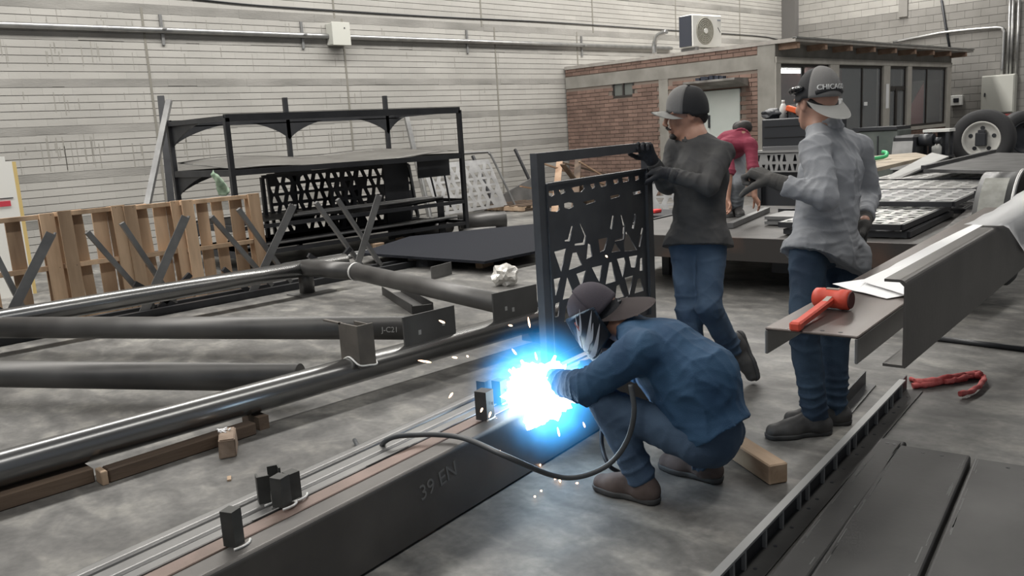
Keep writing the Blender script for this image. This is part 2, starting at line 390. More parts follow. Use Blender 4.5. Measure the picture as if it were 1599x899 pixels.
# left face wall core, with the openings left free
def wall_core(bm_, y0, y1, z0, z1, holes, x0, x1):
    ys = sorted({y0, y1, *[h[0] for h in holes], *[h[1] for h in holes]}); zs = sorted({z0, z1, *[h[2] for h in holes], *[h[3] for h in holes]})
    for ya, yb in zip(ys, ys[1:]):
        for za, zb in zip(zs, zs[1:]):
            cy, cz = (ya+yb)/2, (za+zb)/2
            if any(h[0] < cy < h[1] and h[2] < cz < h[3] for h in holes): continue
            box(bm_, (x0, ya, za), (x1, yb, zb))
wall_core(b, OY0, OY1, 0, OH, b_open, OX+.015, OX+.15)
obj('side_wall', b, bmortar, of)
b = bmesh.new()
for (lo, hi) in (((OX-.005, OY0, 0), (OX+.015, OY0+.36, OH)), ((OX-.006, OY0, 2.42), (OX+.014, OY1, 2.68)), ((OX-.003, 10.62, 0), (OX+.015, 10.85, 2.42))): box(b, lo, hi)
box(b, (OX, OY0-.005, 2.52), (OX1, OY0+.15, OH))
obj('concrete_frame', b, conc, of)
# bricks of the side wall
cells = []; z = 0.01; r_ = 0
while z < OH-.06:
    if not (2.36 < z < 2.69):
        y = OY0+.36 - (.13 if r_ % 2 else 0)
        while y < OY1-.05:
            a, b_ = max(y, OY0+.36), min(y+.26, OY1)
            cy = (a+b_)/2
            if b_-a > .08 and not any(h[0]-.05 < cy < h[1]+.05 and h[2]-.05 < z+.035 < h[3]+.02 for h in b_open) and not (10.60 < cy < 10.87 and z < 2.42): cells.append((a, b_, z))
            y += .26
    z += .084; r_ += 1
full = [c for c in cells if abs(c[1]-c[0]-.26) < .005 and c[2] > .8][:300]; near = set(full)
b = bmesh.new(); box(b, (-.014, .005, .004), (.004, .255, .074)); bk = obj('brick', b, brick_m, of, (OX+.012, full[0][0], full[0][2]))
for c in full[1:]: copy_of(bk, of, (OX+.012, c[0], c[2]))
b = bmesh.new()
for c in cells:
    if c not in near: box(b, (OX-.002, c[0]+.005, c[2]+.004), (OX+.016, c[1]-.005, c[2]+.074))
# lower wall under the right-hand window
bw = bmesh.new(); box(bw, (21.66, OY0+.015, 0), (OX1, OY0+.15, 1.0)); obj('front_wall', bw, bmortar, of); bw = bmesh.new(); box(bw, (OX+.3, OY0+.015, 0), (17.35, OY0+.15, .95)); obj('front_wall', bw, bmortar, of)
z = .01; r_ = 0
while z < .95:
    for xa, xb in ((21.66, OX1-.3), (OX+.3, 17.35)):
        x = xa-(.13 if r_ % 2 else 0)
        while x < xb-.05:
            a, c_ = max(x, xa), min(x+.26, xb)
            if c_-a > .05: box(b, (a+.005, OY0-.002, z+.004), (c_-.005, OY0+.016, z+.074))
            x += .26
    z += .084; r_ += 1
tag(obj('brick_course', b, brick_m, of), kind='stuff')
post_m = mat('pale_render_post', (.42, .40, .36), .85, col2=(.50, .475, .43), scale=4)
for k, (xa, xb) in enumerate(((OX, OX+.2), (17.35, 17.76), (20.02, 20.38), (21.4, 21.66), (24.0, OX1))):
    b = bmesh.new(); box(b, (xa, OY0-.02, 0), (xb, OY0+.15, 2.55), bev=.01); obj('pillar', b, post_m, of)
b = bmesh.new(); box(b, (OX, OY0-.03, 2.5), (OX1, OY0+.12, 2.62), bev=.01); obj('lintel', b, post_m, of)
b = bmesh.new(); box(b, (21.66, OY0-.03, 1.0), (24.0, OY0+.15, 1.08)); obj('sill', b, post_m, of); b = bmesh.new(); box(b, (OX+.2, OY0-.03, .95), (17.35, OY0+.15, 1.03)); obj('sill', b, post_m, of)
b = bmesh.new(); box(b, (OX-.02, OY0-.42, OH), (OX1+.35, OY1, OH+.07)); obj('roof', b, mat('roof_sheet', (.27, .25, .23), .6, col2=(.38, .36, .33), scale=4), of)
b = bmesh.new(); box(b, (OX-.02, OY0-.44, OH+.055), (OX1+.35, OY0-.36, OH+.085)); obj('roof_edge', b, galv, of)
raf = None
for k in range(9):
    x = OX+.12+k*1.12
    if raf is None:
        b = bmesh.new(); box(b, (0, OY0-.38, OH-.11), (.11, OY0+.3, OH-.001)); raf = obj('rafter', b, mat('rafter_wood', (.25, .16, .11), .8, col2=(.38, .26, .19), scale=6), of, (x, 0, 0))
    else: copy_of(raf, of, (x, 0, 0))
# windows and door of the front
def window(name, x0, x1, z0, z1, mull, pane_m=None):
    b = bmesh.new(); t = .05; y0, y1 = OY0+.03, OY0+.09
    box(b, (x0, y0, z0), (x0+t, y1, z1)); box(b, (x1-t, y0, z0), (x1, y1, z1)); box(b, (x0+t, y0, z0), (x1-t, y1, z0+t)); box(b, (x0+t, y0, z1-t), (x1-t, y1, z1))
    for m_ in mull: box(b, (m_-t/2, y0, z0+t), (m_+t/2, y1, z1-t))
    f = obj(name, b, dark_frame, of)
    xs = [x0]+list(mull)+[x1]
    for a, c in zip(xs, xs[1:]):
        g = bmesh.new(); box(g, (a+t/2, OY0+.055, z0+t), (c-t/2, OY0+.061, z1-t)); obj('pane', g, pane_m or glass, f)
    return f
window('window', 15.3, 17.35, 1.03, 2.5, [16.3])
window('window', 17.76, 20.02, 1.03, 2.5, [19.0])
window('window', 21.66, 24.0, 1.08, 2.5, [22.75])
df = window('door', 20.38, 21.4, 0.02, 2.5, []); 
b = bmesh.new(); box(b, (20.42, OY0+.03, 1.95), (21.38, OY0+.1, 2.05)); box(b, (20.42, OY0+.03, .95), (21.38, OY0+.1, 1.03)); box(b, (20.8, OY0+.02, .05), (20.9, OY0+.1, 2.0)); obj('door_rail', b, dark_frame, df)
b = bmesh.new(); box(b, (17.76, OY0+.02, 0), (20.02, OY0+.12, 1.03)); obj('panel', b, dark_frame, of)
# interior
b = bmesh.new(); box(b, (18.95, OY0+.5, .02), (19.0, 13.3, 2.6)); obj('partition', b, mat('dark_red_door', (.10, .035, .03), .6, col2=(.15, .06, .05), scale=3), of)
b = bmesh.new(); box(b, (20.9, OY0+1.4, .02), (24.1, OY0+1.45, 2.6)); obj('back_panel', b, mat('brown_grey_panel', (.10, .085, .08), .7), of)
b = bmesh.new()
prism(b, [(22.3, .6), (23.9, .6), (23.9, 2.2), (22.9, 1.5)], .02, Matrix(((1, 0, 0, 0), (0, 0, 1, OY0+.5), (0, 1, 0, 0), (0, 0, 0, 1)))); obj('curtain', b, mat('red_curtain', (.36, .08, .075), .8), of)
b = bmesh.new(); box(b, (24.18, OY0+.15, 0), (OX1, OY1, OH)); obj('end_wall', b, bmortar, of)
paperm = paper_m
for (px, py, w, h) in ((1386, 150, .11, .55), (1352, 162, .12, .08), (1311, 162, .2, .22)):
    p = aty(px, py, OY0-.03); g = bmesh.new(); cbox(g, (p.x, OY0-.026, p.z), (w*1.4, .008, h)); obj('notice', g, paperm, of)
tb = aty(1215, 111, 9.6); te = aty(1262, 107, 9.6)
fx = thing('fluorescent_tube', 'lit white fluorescent tube hanging inside the office', 'lamp', tb)
b = bmesh.new(); tube(b, [(0, 0, 0), ((te-tb).x*1.6, 0, 0)], .045, 10); obj('tube', b, emat('tube_glow', (1, 1, .97), 6), fx)
b = bmesh.new(); cbox(b, ((te-tb).x*.8, 0, .09), ((te-tb).x*1.62, .12, .05)); obj('housing', b, white_paint, fx)
b = bmesh.new(); tube(b, [((te-tb).x*.7, 0, .1), ((te-tb).x*.7, 0, OH-tb.z)], .012, 6); obj('hanger', b, black_pl, fx)
# side window + door + awning on the brick face
b = bmesh.new(); t = .04
for lo, hi in (((11.5, 2.13), (12.1, 2.17)), ((11.5, 2.48), (12.1, 2.52)), ((11.5, 2.17), (11.54, 2.48)), ((12.06, 2.17), (12.1, 2.48)), ((11.78, 2.17), (11.82, 2.48))): box(b, (OX, lo[0], lo[1]), (OX+.08, hi[0], hi[1]))
f = obj('side_window', b, dark_frame, of)
b = bmesh.new(); box(b, (OX+.04, 11.54, 2.17), (OX+.05, 12.06, 2.48)); obj('pane', b, mat('dusty_pane', (.14, .15, .14), .3), f)
b = bmesh.new(); box(b, (OX-.02, 8.94, .02), (OX+.05, 9.76, 2.1), bev=.01); d_ = obj('side_door', b, mat('white_door', (.52, .55, .52), .5, col2=(.46, .5, .47), scale=2), of)
b = bmesh.new(); cbox(b, (OX-.04, 9.62, 1.5), (.04, .03, .25)); cbox(b, (OX-.04, 9.62, 1.15), (.04, .03, .18)); obj('handle', b, black_pl, d_)
b = bmesh.new(); prism(b, [(0, 0), (-.5, .12), (-.5, .16), (0, .16)], 1.15, Matrix(((1, 0, 0, OX), (0, 0, 1, 8.76), (0, 1, 0, 2.13), (0, 0, 0, 1)))); obj('awning', b, mat('awning_sheet', (.13, .12, .11), .6, col2=(.3, .29, .27), scale=3), of)
b = bmesh.new()
for k in range(7): cbox(b, (OX-.35+random.uniform(-.1, .1), 9.15+k*.08, 2.325), (.12, .09, .05+.02*(k % 3)), Matrix.Identity(4))
tag(obj('rag_heap', b, mat('blue_black_rag', (.03, .035, .05), .9)), 'small dark heap of rags on the awning over the white side door', 'rags')
# air conditioner on the roof
p0 = atx(1043, 83, OX+.25); W_, H_ = .98, .66
ac = thing('air_conditioner', 'white outdoor air conditioner unit standing on the office roof', 'air conditioner', (OX+.55, 10.0, OH+.07), rotz=R(84))
b = bmesh.new(); box(b, (0, -.47, .08), (.34, .47, .72), bev=.02); obj('casing', b, white_paint, ac)
b = bmesh.new(); box(b, (.02, .47, .1), (.33, .49, .70)); box(b, (.30, -.44, .1), (.352, .44, .7)); obj('coil', b, mat('coil_dark', (.04, .045, .06), .6), ac)
b = bmesh.new(); M_ = Matrix.Translation((-.012, .08, .40)) @ Matrix.Rotation(R(90), 4, 'Y')
for r_ in (.10, .14, .18, .22, .26): 
    ring = [(M_ @ Vector((r_*math.cos(a*math.pi/12), r_*math.sin(a*math.pi/12), 0))) for a in range(25)]; tube(b, ring, .006, 5, caps=False)
for a in range(12): bar(b, M_ @ Vector((.05*math.cos(a*math.pi/6), .05*math.sin(a*math.pi/6), 0)), M_ @ Vector((.27*math.cos(a*math.pi/6), .27*math.sin(a*math.pi/6), 0)), .006, .006)
obj('fan_grille', b, mat('grille', (.42, .41, .36), .5), ac)
b = bmesh.new(); bmesh.ops.create_cone(b, cap_ends=True, segments=28, radius1=.275, radius2=.275, depth=.012, matrix=Matrix.Translation((-.001, .08, .40)) @ Matrix.Rotation(R(90), 4, 'Y')); obj('fan_recess', b, mat('fan_recess', (.26, .25, .21), .6), ac)
b = bmesh.new(); bmesh.ops.create_cone(b, cap_ends=True, segments=16, radius1=.055, radius2=.045, depth=.03, matrix=Matrix.Translation((-.02, .08, .40)) @ Matrix.Rotation(R(90), 4, 'Y')); obj('fan_hub', b, white_paint, ac)
b = bmesh.new(); cbox(b, (-.004, -.37, .62), (.008, .1, .03)); obj('badge', b, mat('grey_badge', (.25, .27, .3), .5), ac)
b = bmesh.new(); bar(b, (-.004, -.33, .48), (-.004, -.41, .38), .01, .008); obj('sticker', b, black_pl, ac)
for y_ in (-.35, .35):
    b = bmesh.new(); box(b, (-.03, y_-.04, 0), (.38, y_+.04, .08)); obj('foot', b, steel_grey, ac)
b = bmesh.new(); tube(b, spline([atx(1022, 84, OX+.3), atx(1022, 68, OX+.3), atx(1028, 55, OX+.3), atx(1041, 49, OX+.3)], 6), .05, 10)
tag(obj('bent_conduit', b, galv), 'grey conduit elbow beside the roof air conditioner', 'conduit')
# ================================================================== TUBULAR FRAME ON THE FLOOR (left)
PR = .084
fr = thing('tubular_frame', 'large frame of welded round steel pipes lying on timbers, left of the welder', 'pipe frame', (0, 0, 0))
ZD, ZA = .16, .275
def pipe(a, b, name, r=PR, m=steel_pipe):
    bm = bmesh.new(); tube(bm, [a, b], r, 40, caps=True)
    return obj(name, bm, m, fr)
D0, D1 = Vector((-.9, 4.33, ZD)), Vector((4.9, 4.33, ZD))
pipe(D0, D1, 'chord')
A0 = Vector((.6, 7.86, ZA)); A1 = Vector((5.02, 7.74, ZA)); pipe(A0, A1, 'chord')
# diagonals at about the height of the chords
def pt(px, py, z): return at(px, py, z)
def reach(a, b, y): return a + (b-a)*((y-a.y)/(b.y-a.y))
B1 = pt(650, 512, .185); B0 = pt(-160, 511, .245); Bt = B1.copy(); B0, B1 = reach(B1, B0, 7.84), reach(B0, B1, 4.66); pipe(B0, B1, 'diagonal', PR*1.02, steel_pipe_dull)
C1 = pt(500, 590, .165); C0 = pt(-140, 582, .21); C0, C1 = reach(C1, C0, 7.84), reach(C0, C1, 4.45); pipe(C0, C1, 'diagonal', PR*1.02, steel_pipe_dull)
X0 = Vector((4.52, 7.72, ZA+.01)); Xm = pt(556, 424, .28); X1 = pt(782, 474, .21); X1 = reach(Xm, X1, 4.36)
pipe(X0, Xm, 'end_pipe', PR*1.02, steel_pipe_dull); pipe(Xm, X1, 'end_pipe', PR*.98, steel_pipe_dull)
d_ = (X1-Xm).normalized(); bm = bmesh.new(); tube(bm, [Xm-d_*.012, Xm+d_*.014], PR*1.08, 32); obj('weld_ring', bm, weld_m, fr)
bm = bmesh.new(); tube(bm, [Vector((4.56, 7.8, .012)), Vector((4.56, 7.8, ZA))], .078, 24); obj('foot_pipe', bm, steel_pipe_dull, fr)
bm = bmesh.new(); cbox(bm, (4.60, 7.78, .006), (.42, .30, .012)); obj('foot_plate', bm, steel, fr)
# gusset plates
def gusset(xa, xb, z0a, z1a, z0b, z1b, y, t=.012):
    bm = bmesh.new(); M = Matrix(((1, 0, 0, 0), (0, 0, -1, y), (0, 1, 0, 0), (0, 0, 0, 1)))
    prism(bm, [(xa, z0a), (xb, z0b), (xb, z1b), (xa, z1a)], t, M); return obj('gusset_plate', bm, steel_floor, fr)
gusset(3.165, 3.595, .17, .422, .17, .422, 4.30); gusset(3.95, 4.39, .17, .437, .17, .432, 4.30)
for (x, z) in ((3.29, .30), (3.49, .32), (4.07, .31), (4.14, .29)):
    bm = bmesh.new(); cbox(bm, (x, 4.287, z), (.022, .002, .03)); obj('chalk_mark', bm, chalk, fr)
# angle stub welded upright on the near chord
sx = 2.79
bm = bmesh.new()
box(bm, (sx-.012, 4.23, ZD+.03), (sx, 4.43, .45)); box(bm, (sx, 4.23, ZD+.03), (sx+.105, 4.242, .45)); box(bm, (sx+.095, 4.242, ZD+.03), (sx+.105, 4.42, .44)); box(bm, (sx-.012, 4.41, .44), (sx+.01, 4.60, .45))
obj('angle_stub', bm, mat('brown_grey_steel', (.10, .09, .08), .55, .4, col2=(.145, .13, .115), scale=8), fr)
bm = bmesh.new()
tube(bm, spline([(sx-.02, 4.42, ZD+.05), (sx-.02, 4.33, ZD+.088), (sx-.015, 4.235, ZD+.05), (sx+.05, 4.225, ZD+.038), (sx+.11, 4.23, ZD+.035), (sx+.115, 4.3, ZD+.082)], 5), .006, 6); obj('weld_bead', bm, weld_m, fr)
# diagonals' writing
bm_ = text_mesh('paint_mark', 'J-C21', .055); o = obj('paint_mark', bm_, chalk, fr)
dB = (B1-B0).normalized(); q = Bt - dB*.17 + Vector((0, 0, 0)); nrm = Vector((-.35, -.8, .05)).normalized(); nrm = (nrm - dB*nrm.dot(dB)).normalized(); upv = nrm.cross(dB)
o.matrix_world = Matrix(((dB.x, upv.x, nrm.x, 0), (dB.y, upv.y, nrm.y, 0), (dB.z, upv.z, nrm.z, 0), (0, 0, 0, 1))); o.location = q + nrm*(PR*1.03)
# support timbers
def timber(a, b, w, h, m, label, group=None, name='timber'):
    bm = bmesh.new(); a = Vector(a); b = Vector(b); L = (b-a).length; cbox(bm, (L/2, 0, h/2), (L, w, h), bev=.006)
    o = obj(name, bm, m, None, a, (0, 0, math.atan2(b.y-a.y, b.x-a.x))); return tag(o, label, 'timber', group)
timber((-.6, 4.27, 0), (1.22, 4.29, 0), .13, .073, wood_d, 'long dark timber under the near pipe at the left edge')
timber((1.26, 4.19, 0), (2.05, 4.23, 0), .08, .068, wood_d, 'shorter dark timber with a pale sawn end under the near pipe')
bm = bmesh.new(); box(bm, (0, 0, 0), (.03, .085, .07), bev=.004); tag(obj('timber_offcut', bm, wood_l, None, (1.225, 4.14, 0)), 'pale sawn offcut at the end of the dark timber under the pipe', 'timber')
bm = bmesh.new(); bmesh.ops.create_cube(bm, size=1, matrix=Matrix.Diagonal((.20, .085, .10, 1)))
for v in bm.verts: v.co += Vector((random.uniform(-.008, .008), random.uniform(-.005, .005), 0))
bmesh.ops.bevel(bm, geom=bm.edges[:], offset=.006, segments=2, affect='EDGES')
tag(obj('wood_block', bm, mat('grey_brown_block', (.20, .145, .105), .85, 0, col2=(.33, .25, .19), scale=9, bump=.4, bscale=50), None, (1.83, 4.07, .05), (0, 0, R(62))), 'rough brown wood block on the floor beside the near pipe', 'wood block')
bm = bmesh.new()
for k in range(5): tube(bm, spline([(random.uniform(-.03, .03), random.uniform(-.03, .03), .1), (random.uniform(-.03, .03), random.uniform(-.03, .03), .112), (random.uniform(-.03, .03), random.uniform(-.03, .03), .104)], 4), .004, 5)
tag(obj('plastic_scrap', bm, paper_m, None, (1.83, 4.11, 0)), 'tiny crumpled white plastic scrap on the brown wood block', 'scrap')
tag(obj('wood_chip', (lambda b: (cbox(b, (0, 0, .004), (.05, .018, .008)), b)[1])(bmesh.new()), wood_l, None, at(358, 748), (0, 0, 1.1)), 'small pale wood chip lying on the floor near the brown block', 'scrap')
bm = bmesh.new(); box(bm, (-.03, -.10, 0), (.03, .10, .074)); tag(obj('spacer_block', bm, wood_d, None, (2.12, 4.33, 0)), 'dark spacer block under the near pipe behind the brown wood block', 'wood block')
bm = bmesh.new(); box(bm, (-.05, -.10, 0), (.05, .10, .074)); tag(obj('spacer_block', bm, wood_d, None, (4.4, 4.33, 0)), 'dark spacer block under the near pipe close to the upright panel', 'wood block')
# ================================================================== JOIST WITH V BRACES behind the far pipe
js = thing('steel_joist', 'unfinished steel joist with grey V braces standing behind the far pipe', 'joist', (0, 0, 0))
JY = 8.28
for dy in (-.12, .12):
    bm = bmesh.new(); box(bm, (1.0, JY+dy-.03, .0), (6.9, JY+dy+.03, .07)); obj('bottom_chord', bm, steel_black, js)
tops = [((-8, 395), (30, 470)), ((80, 364), (22, 480)), ((136, 362), (205, 440)), ((190, 348), (246, 432)), ((290, 338), (232, 470)), ((330, 338), (395, 412)), ((372, 326), (425, 400)),
        ((458, 320), (415, 412)), ((493, 316), (548, 392)), ((527, 311), (592, 410)), ((592, 305), (560, 408))]
for k, (tp, bt) in enumerate(tops):
    wide = tp in ((80, 364), (290, 338), (458, 320), (592, 305))
    y = JY-(.10 if wide else -.10)
    T = aty(*tp, y); Bq = aty(*bt, y); s = (Bq.z-.05)/(T.z-Bq.z); E_ = Bq+(Bq-T)*s
    bm = bmesh.new()
    if wide: bar(bm, T, E_, .085, .008, up=(0, 1, 0)); bar(bm, T+Vector((.0, .03, 0)), E_+Vector((0, .03, 0)), .012, .06, up=(0, 1, 0)); bar(bm, T+Vector((.04, .02, 0)), E_+Vector((.04, .02, 0)), .01, .05, up=(0, 1, 0))
    else: bar(bm, T, E_, .045, .045, up=(0, 1, 0))
    obj('brace', bm, steel_grey, js)
for (xa, xb) in ((3.0, 3.35), (3.55, 3.2), (4.9, 5.25), (5.45, 5.1), (3.9, 4.15), (1.8, 2.1)):
    bm = bmesh.new(); bar(bm, (xa, JY, .33), (xb, JY, .05), .05, .04, up=(0, 1, 0)); obj('short_brace', bm, steel_black, js)

# ================================================================== PALLETS standing on edge
def pallet(x0, w, h, y, label, seed, tilt):
    rnd = random.Random(seed); t = thing('pallet', label, 'pallet', (x0, y, 0), rot=(R(-4), 0, R(tilt)), group=None)
    for i, z in enumerate((0.0, h/2-.02, h-.05)):           # stringers
        bm = bmesh.new(); box(bm, (0, -.045, z), (w, .075, z+.045), bev=.003); obj('stringer', bm, wood, t)
    for i, (xa, bw) in enumerate(((0, .12), (w-.13, .13))):   # front edge boards
        bm = bmesh.new(); box(bm, (xa, -.066, 0), (xa+bw, -.047, h), bev=.002); obj('front_board', bm, wood, t)
    n = 5 if w > .7 else 4; x = .01
    for i in range(n):
        bw = rnd.choice((.12, .14, .10, .13)); 
        bm = bmesh.new(); box(bm, (x, .077, rnd.uniform(0, .01)), (x+bw, .096, h-rnd.uniform(0, .01)), bev=.002); b_ = obj('back_board', bm, wood, t); b_.rotation_euler = (0, R(rnd.uniform(-1, 1)), 0)
        x += (w-.13)/(n-1)
    bm = bmesh.new()
    for i in range(10):
        cbox(bm, (rnd.choice((.03, .09, w-.09, w-.03)), -.0665, rnd.choice((.02, .03, h/2, h-.02))), (.006, .003, .006))
    obj('nail_heads', bm, black_pl, t)
    return t
pallet(1.30, 1.24, 1.04, 8.78, 'wooden pallet standing on edge, cut by the left picture edge', 1, 0)
pallet(2.56, .62, 1.05, 8.74, 'narrow wooden pallet standing on edge, second from the left', 2, 0)
pallet(3.16, .60, 1.04, 8.72, 'wooden pallet standing on edge, second from the right', 3, 0)
pallet(3.72, .86, 1.04, 8.66, 'rightmost upright wooden pallet with a stained outer board, beside the rack', 4, -2)
# white board behind the pallets
wbd = thing('white_board', 'white board with a yellow edge and red mark behind the pallets', 'board', (2.2, 11.0, 0))
bm = bmesh.new(); box(bm, (-.7, 0, 0), (.625, .04, 1.54)); box(bm, (-.7, 0, 1.54), (.56, .04, 1.60)); obj('sheet', bm, mat('white_sheet', (.84, .84, .80), .6), wbd)
bm = bmesh.new(); box(bm, (.625, 0, 0), (.665, .05, 1.535)); obj('edge', bm, mat('yellow_edge', (.70, .53, .22), .6), wbd)
bm = bmesh.new(); box(bm, (.30, -.006, 1.04), (.545, -.001, 1.10)); obj('red_mark', bm, mat('red_mark', (.6, .05, .08), .6), wbd)
bm = bmesh.new(); box(bm, (.30, -.004, 1.125), (.58, -.001, 1.135)); obj('dark_line', bm, black_pl, wbd)

# ================================================================== RACK
rk = thing('steel_rack', 'tall black steel storage rack with sagging sheet shelves against the left wall', 'rack', (0, 0, 0))
RX0, RX1, RY0, RY1, RT = 4.9, 8.62, 9.85, 11.4, 1.90
S_ = .06
def rb(name, a, b, w=S_, h=S_): bm = bmesh.new(); bar(bm, a, b, w, h); return obj(name, bm, steel_black, rk)
rb('post', (RX0, RY0, 0), (RX0, RY0, RT)); rb('post', (RX1, RY0, 0), (RX1, RY0, RT+.0))
for x, zt in ((4.86, RT+.05), (6.62, 2.22), (8.42, 2.22)): rb('post', (x, RY1, 0), (x, RY1, zt))
rb('top_rail', (RX0-.02, RY0, RT), (RX1, RY0, RT), .06, .09); rb('top_rail', (4.86, RY1, RT), (8.6, RY1, RT), .06, .09); rb('top_rail', (RX0, RY0, RT), (4.86, RY1, RT)); rb('top_rail', (RX1, RY0, RT), (8.62, RY1, RT))
bm = bmesh.new(); box(bm, (RX0, RY0+.5, RT+.045), (RX1, RY1, RT+.05)); 
for z in (1.24, .55, .22):
    rb('shelf_rail', (RX0, RY0, z), (RX1, RY0, z-.02), .05, .07 if z > 1 else .05); rb('shelf_rail', (4.86, RY1, z), (8.6, RY1, z), .05, .08); rb('shelf_rail', (RX0, RY0, z), (4.86, RY1, z), .05, .08); rb('shelf_rail', (RX1, RY0, z), (8.6, RY1, z), .05, .05)
rb('post', (RX1-.28, RY0+.25, 0), (RX1-.28, RY0+.25, .62), .12, .02)
# gussets with concave arcs
def gus(x, y, ztop, side, w=.36, h=.27, n=10):
    P = [(0, 0)]
    for i in range(n+1):
        a = math.pi/2*i/n; P.append((w*(1-math.sin(a)**.9)*1.0 if False else w*math.cos(a)**2.7, -h*math.sin(a)**2.7))
    P = [(side*p[0], p[1]) for p in P]
    bm = bmesh.new(); prism(bm, P, .012, Matrix(((1, 0, 0, x), (0, 0, 1, y), (0, 1, 0, ztop), (0, 0, 0, 1)))); obj('gusset', bm, steel_black, rk)
for z in (RT-.03, 1.22, .53):
    for x in (6.62, 8.42):
        gus(x, RY1-.03, z, -1, .60, .26); gus(x, RY1-.03, z, 1, .36 if x > 8 else .60, .26)
    gus(4.88, RY1-.03, z, 1, .8, .27)
# one on the left end, in the plane across
    bm = bmesh.new(); P = [(0, 0)]+[(.9*math.cos(math.pi/2*i/8)**2.6, -.30*math.sin(math.pi/2*i/8)**2.6) for i in range(9)]
    prism(bm, P, .012, Matrix(((0, 0, 1, 4.87), (-1, 0, 0, RY1), (0, 1, 0, z), (0, 0, 0, 1)))); obj('gusset', bm, steel_black, rk)
def sheet(x0, x1, y0, y1, zf, name, m, th=.005, nx=28, ny=6):
    bm = bmesh.new(); G = [[bm.verts.new((x0+(x1-x0)*i/nx, y0+(y1-y0)*j/ny, zf(i/nx, j/ny))) for j in range(ny+1)] for i in range(nx+1)]
    for i in range(nx):
        for j in range(ny): f = bm.faces.new((G[i][j], G[i+1][j], G[i+1][j+1], G[i][j+1])); f.smooth = True
    r_ = bmesh.ops.solidify(bm, geom=bm.faces[:], thickness=th); return obj(name, bm, m, rk)
shelf_m = mat('shelf_sheet', (.24, .23, .215), .5, .3, col2=(.33, .32, .30), scale=2)
sheet(RX0+.02, RX1-.02, RY0+.02, RY1+.1, lambda u, v: 1.285+.10*v*(1+.2*math.sin(u*5)) - .05*math.sin(u*math.pi)*(1-v) + .03*math.sin(u*9), 'shelf_sheet', shelf_m)
sheet(RX0+.02, RX1-.3, RY0+.05, RY1, lambda u, v: .58+.03*math.sin(u*7)*(1-v), 'shelf_sheet', steel_black)
sheet(RX0+.02, RX1-.1, RY0+.05, RY1, lambda u, v: .25, 'shelf_sheet', steel)
# dark plates hanging at the right end
bm = bmesh.new(); box(bm, (8.0, RY0+.3, .93), (8.62, RY0+.32, 1.22)); obj('hanging_plate', bm, steel_black, rk)
bm = bmesh.new(); box(bm, (7.55, RY0+.55, .05), (8.0, RY0+.57, 1.2)); obj('hanging_plate', bm, steel_black, rk)
bm = bmesh.new(); bar(bm, (8.25, RY0+.2, .5), (8.15, RY0+.2, .95), .02, .02); bar(bm, (8.5, RY0+.2, .45), (8.42, RY0+.2, .95), .02, .02); obj('thin_brace', bm, steel_black, rk)
# long steel lengths on the low shelves
for k, (y, z, r_) in enumerate(((9.98, .30, .022), (10.12, .30, .022), (9.78, .03, .03), (9.6, .03, .03), (10.05, .62, .02), (10.3, .62, .02))):
    bm = bmesh.new(); tube(bm, [(5.0+.2*k, y, z), (8.55-.05*k, y, z)], r_, 8)
    tag(obj('steel_bar', bm, steel_grey), ['front bar on the low rack shelf', 'second bar on the low rack shelf', 'bar on the floor just before the rack', 'outermost bar on the floor before the rack', 'front bar on the middle rack shelf', 'back bar on the middle rack shelf'][k], 'steel bar')
# perforated dark panels leaning in the rack
def holes_pattern(w, h, nx, ny, seed=3):
    rnd = random.Random(seed); H = []; cw, ch = w/nx, h/ny
    for j in range(ny):
        for i in range(nx):
            cx, cy = (i+.5)*cw, (j+.5)*ch; a, b = cw*.40, ch*.38; k = (i+j) % 2
            if rnd.random() < .06: continue
            s = rnd.uniform(.8, 1.0); a *= s; b *= s
            if k: P = [(-a, -b), (a, -b), (a*.25, b), (-a*.25, b)]
            else: P = [(-a*.25, -b), (a*.25, -b), (a, b), (-a, b)]
            H.append([(cx+x, cy+y) for x, y in P])
    return H
def perf_panel(name, label, w, h, nx, ny, loc, rot, m, mf, frame=.04, group=None, seed=3, cat='panel', legs=False):
    t = thing(name, label, cat, loc, rot=rot, group=group)
    me = plate_mesh('cut_plate', [(0, 0), (w, 0), (w, h), (0, h)], [[(x+.0, y) for x, y in P] for P in holes_pattern(w, h, nx, ny, seed)], .005)
    obj('cut_plate', me, m, t)
    for k, (a, b) in enumerate((((0, 0, 0), (w, 0, 0)), ((0, h, 0), (w, h, 0)), ((0, 0, 0), (0, h, 0)), ((w, 0, 0), (w, h, 0)))):
        bm = bmesh.new(); bar(bm, a, b, frame, frame, up=(0, 0, 1)); obj('frame_bar', bm, mf, t)
    return t
perf_panel('cut_gate_panel', 'dark perforated gate panel leaning inside the rack, left of its middle', 1.5, .85, 12, 6, (6.1, 11.15, .28), (R(86), 0, 0), perf_dark, steel_black)
perf_panel('cut_gate_panel', 'dark perforated gate panel leaning inside the rack, toward its right end', 1.5, .85, 12, 6, (6.9, 10.75, .28), (R(80), 0, 0), perf_dark, steel_black, seed=5)
bm = bmesh.new(); bar(bm, (5.85, 10.9, 1.12), (8.1, 10.9, 1.15), .04, .05); bar(bm, (5.85, 10.9, .28), (5.85, 10.9, 1.12), .05, .05); bar(bm, (7.15, 10.9, .28), (7.15, 10.9, 1.1), .05, .05); tag(obj('rectangular_stand', bm, steel_black), 'dark rectangular steel frame standing on the low rack shelf', 'frame')
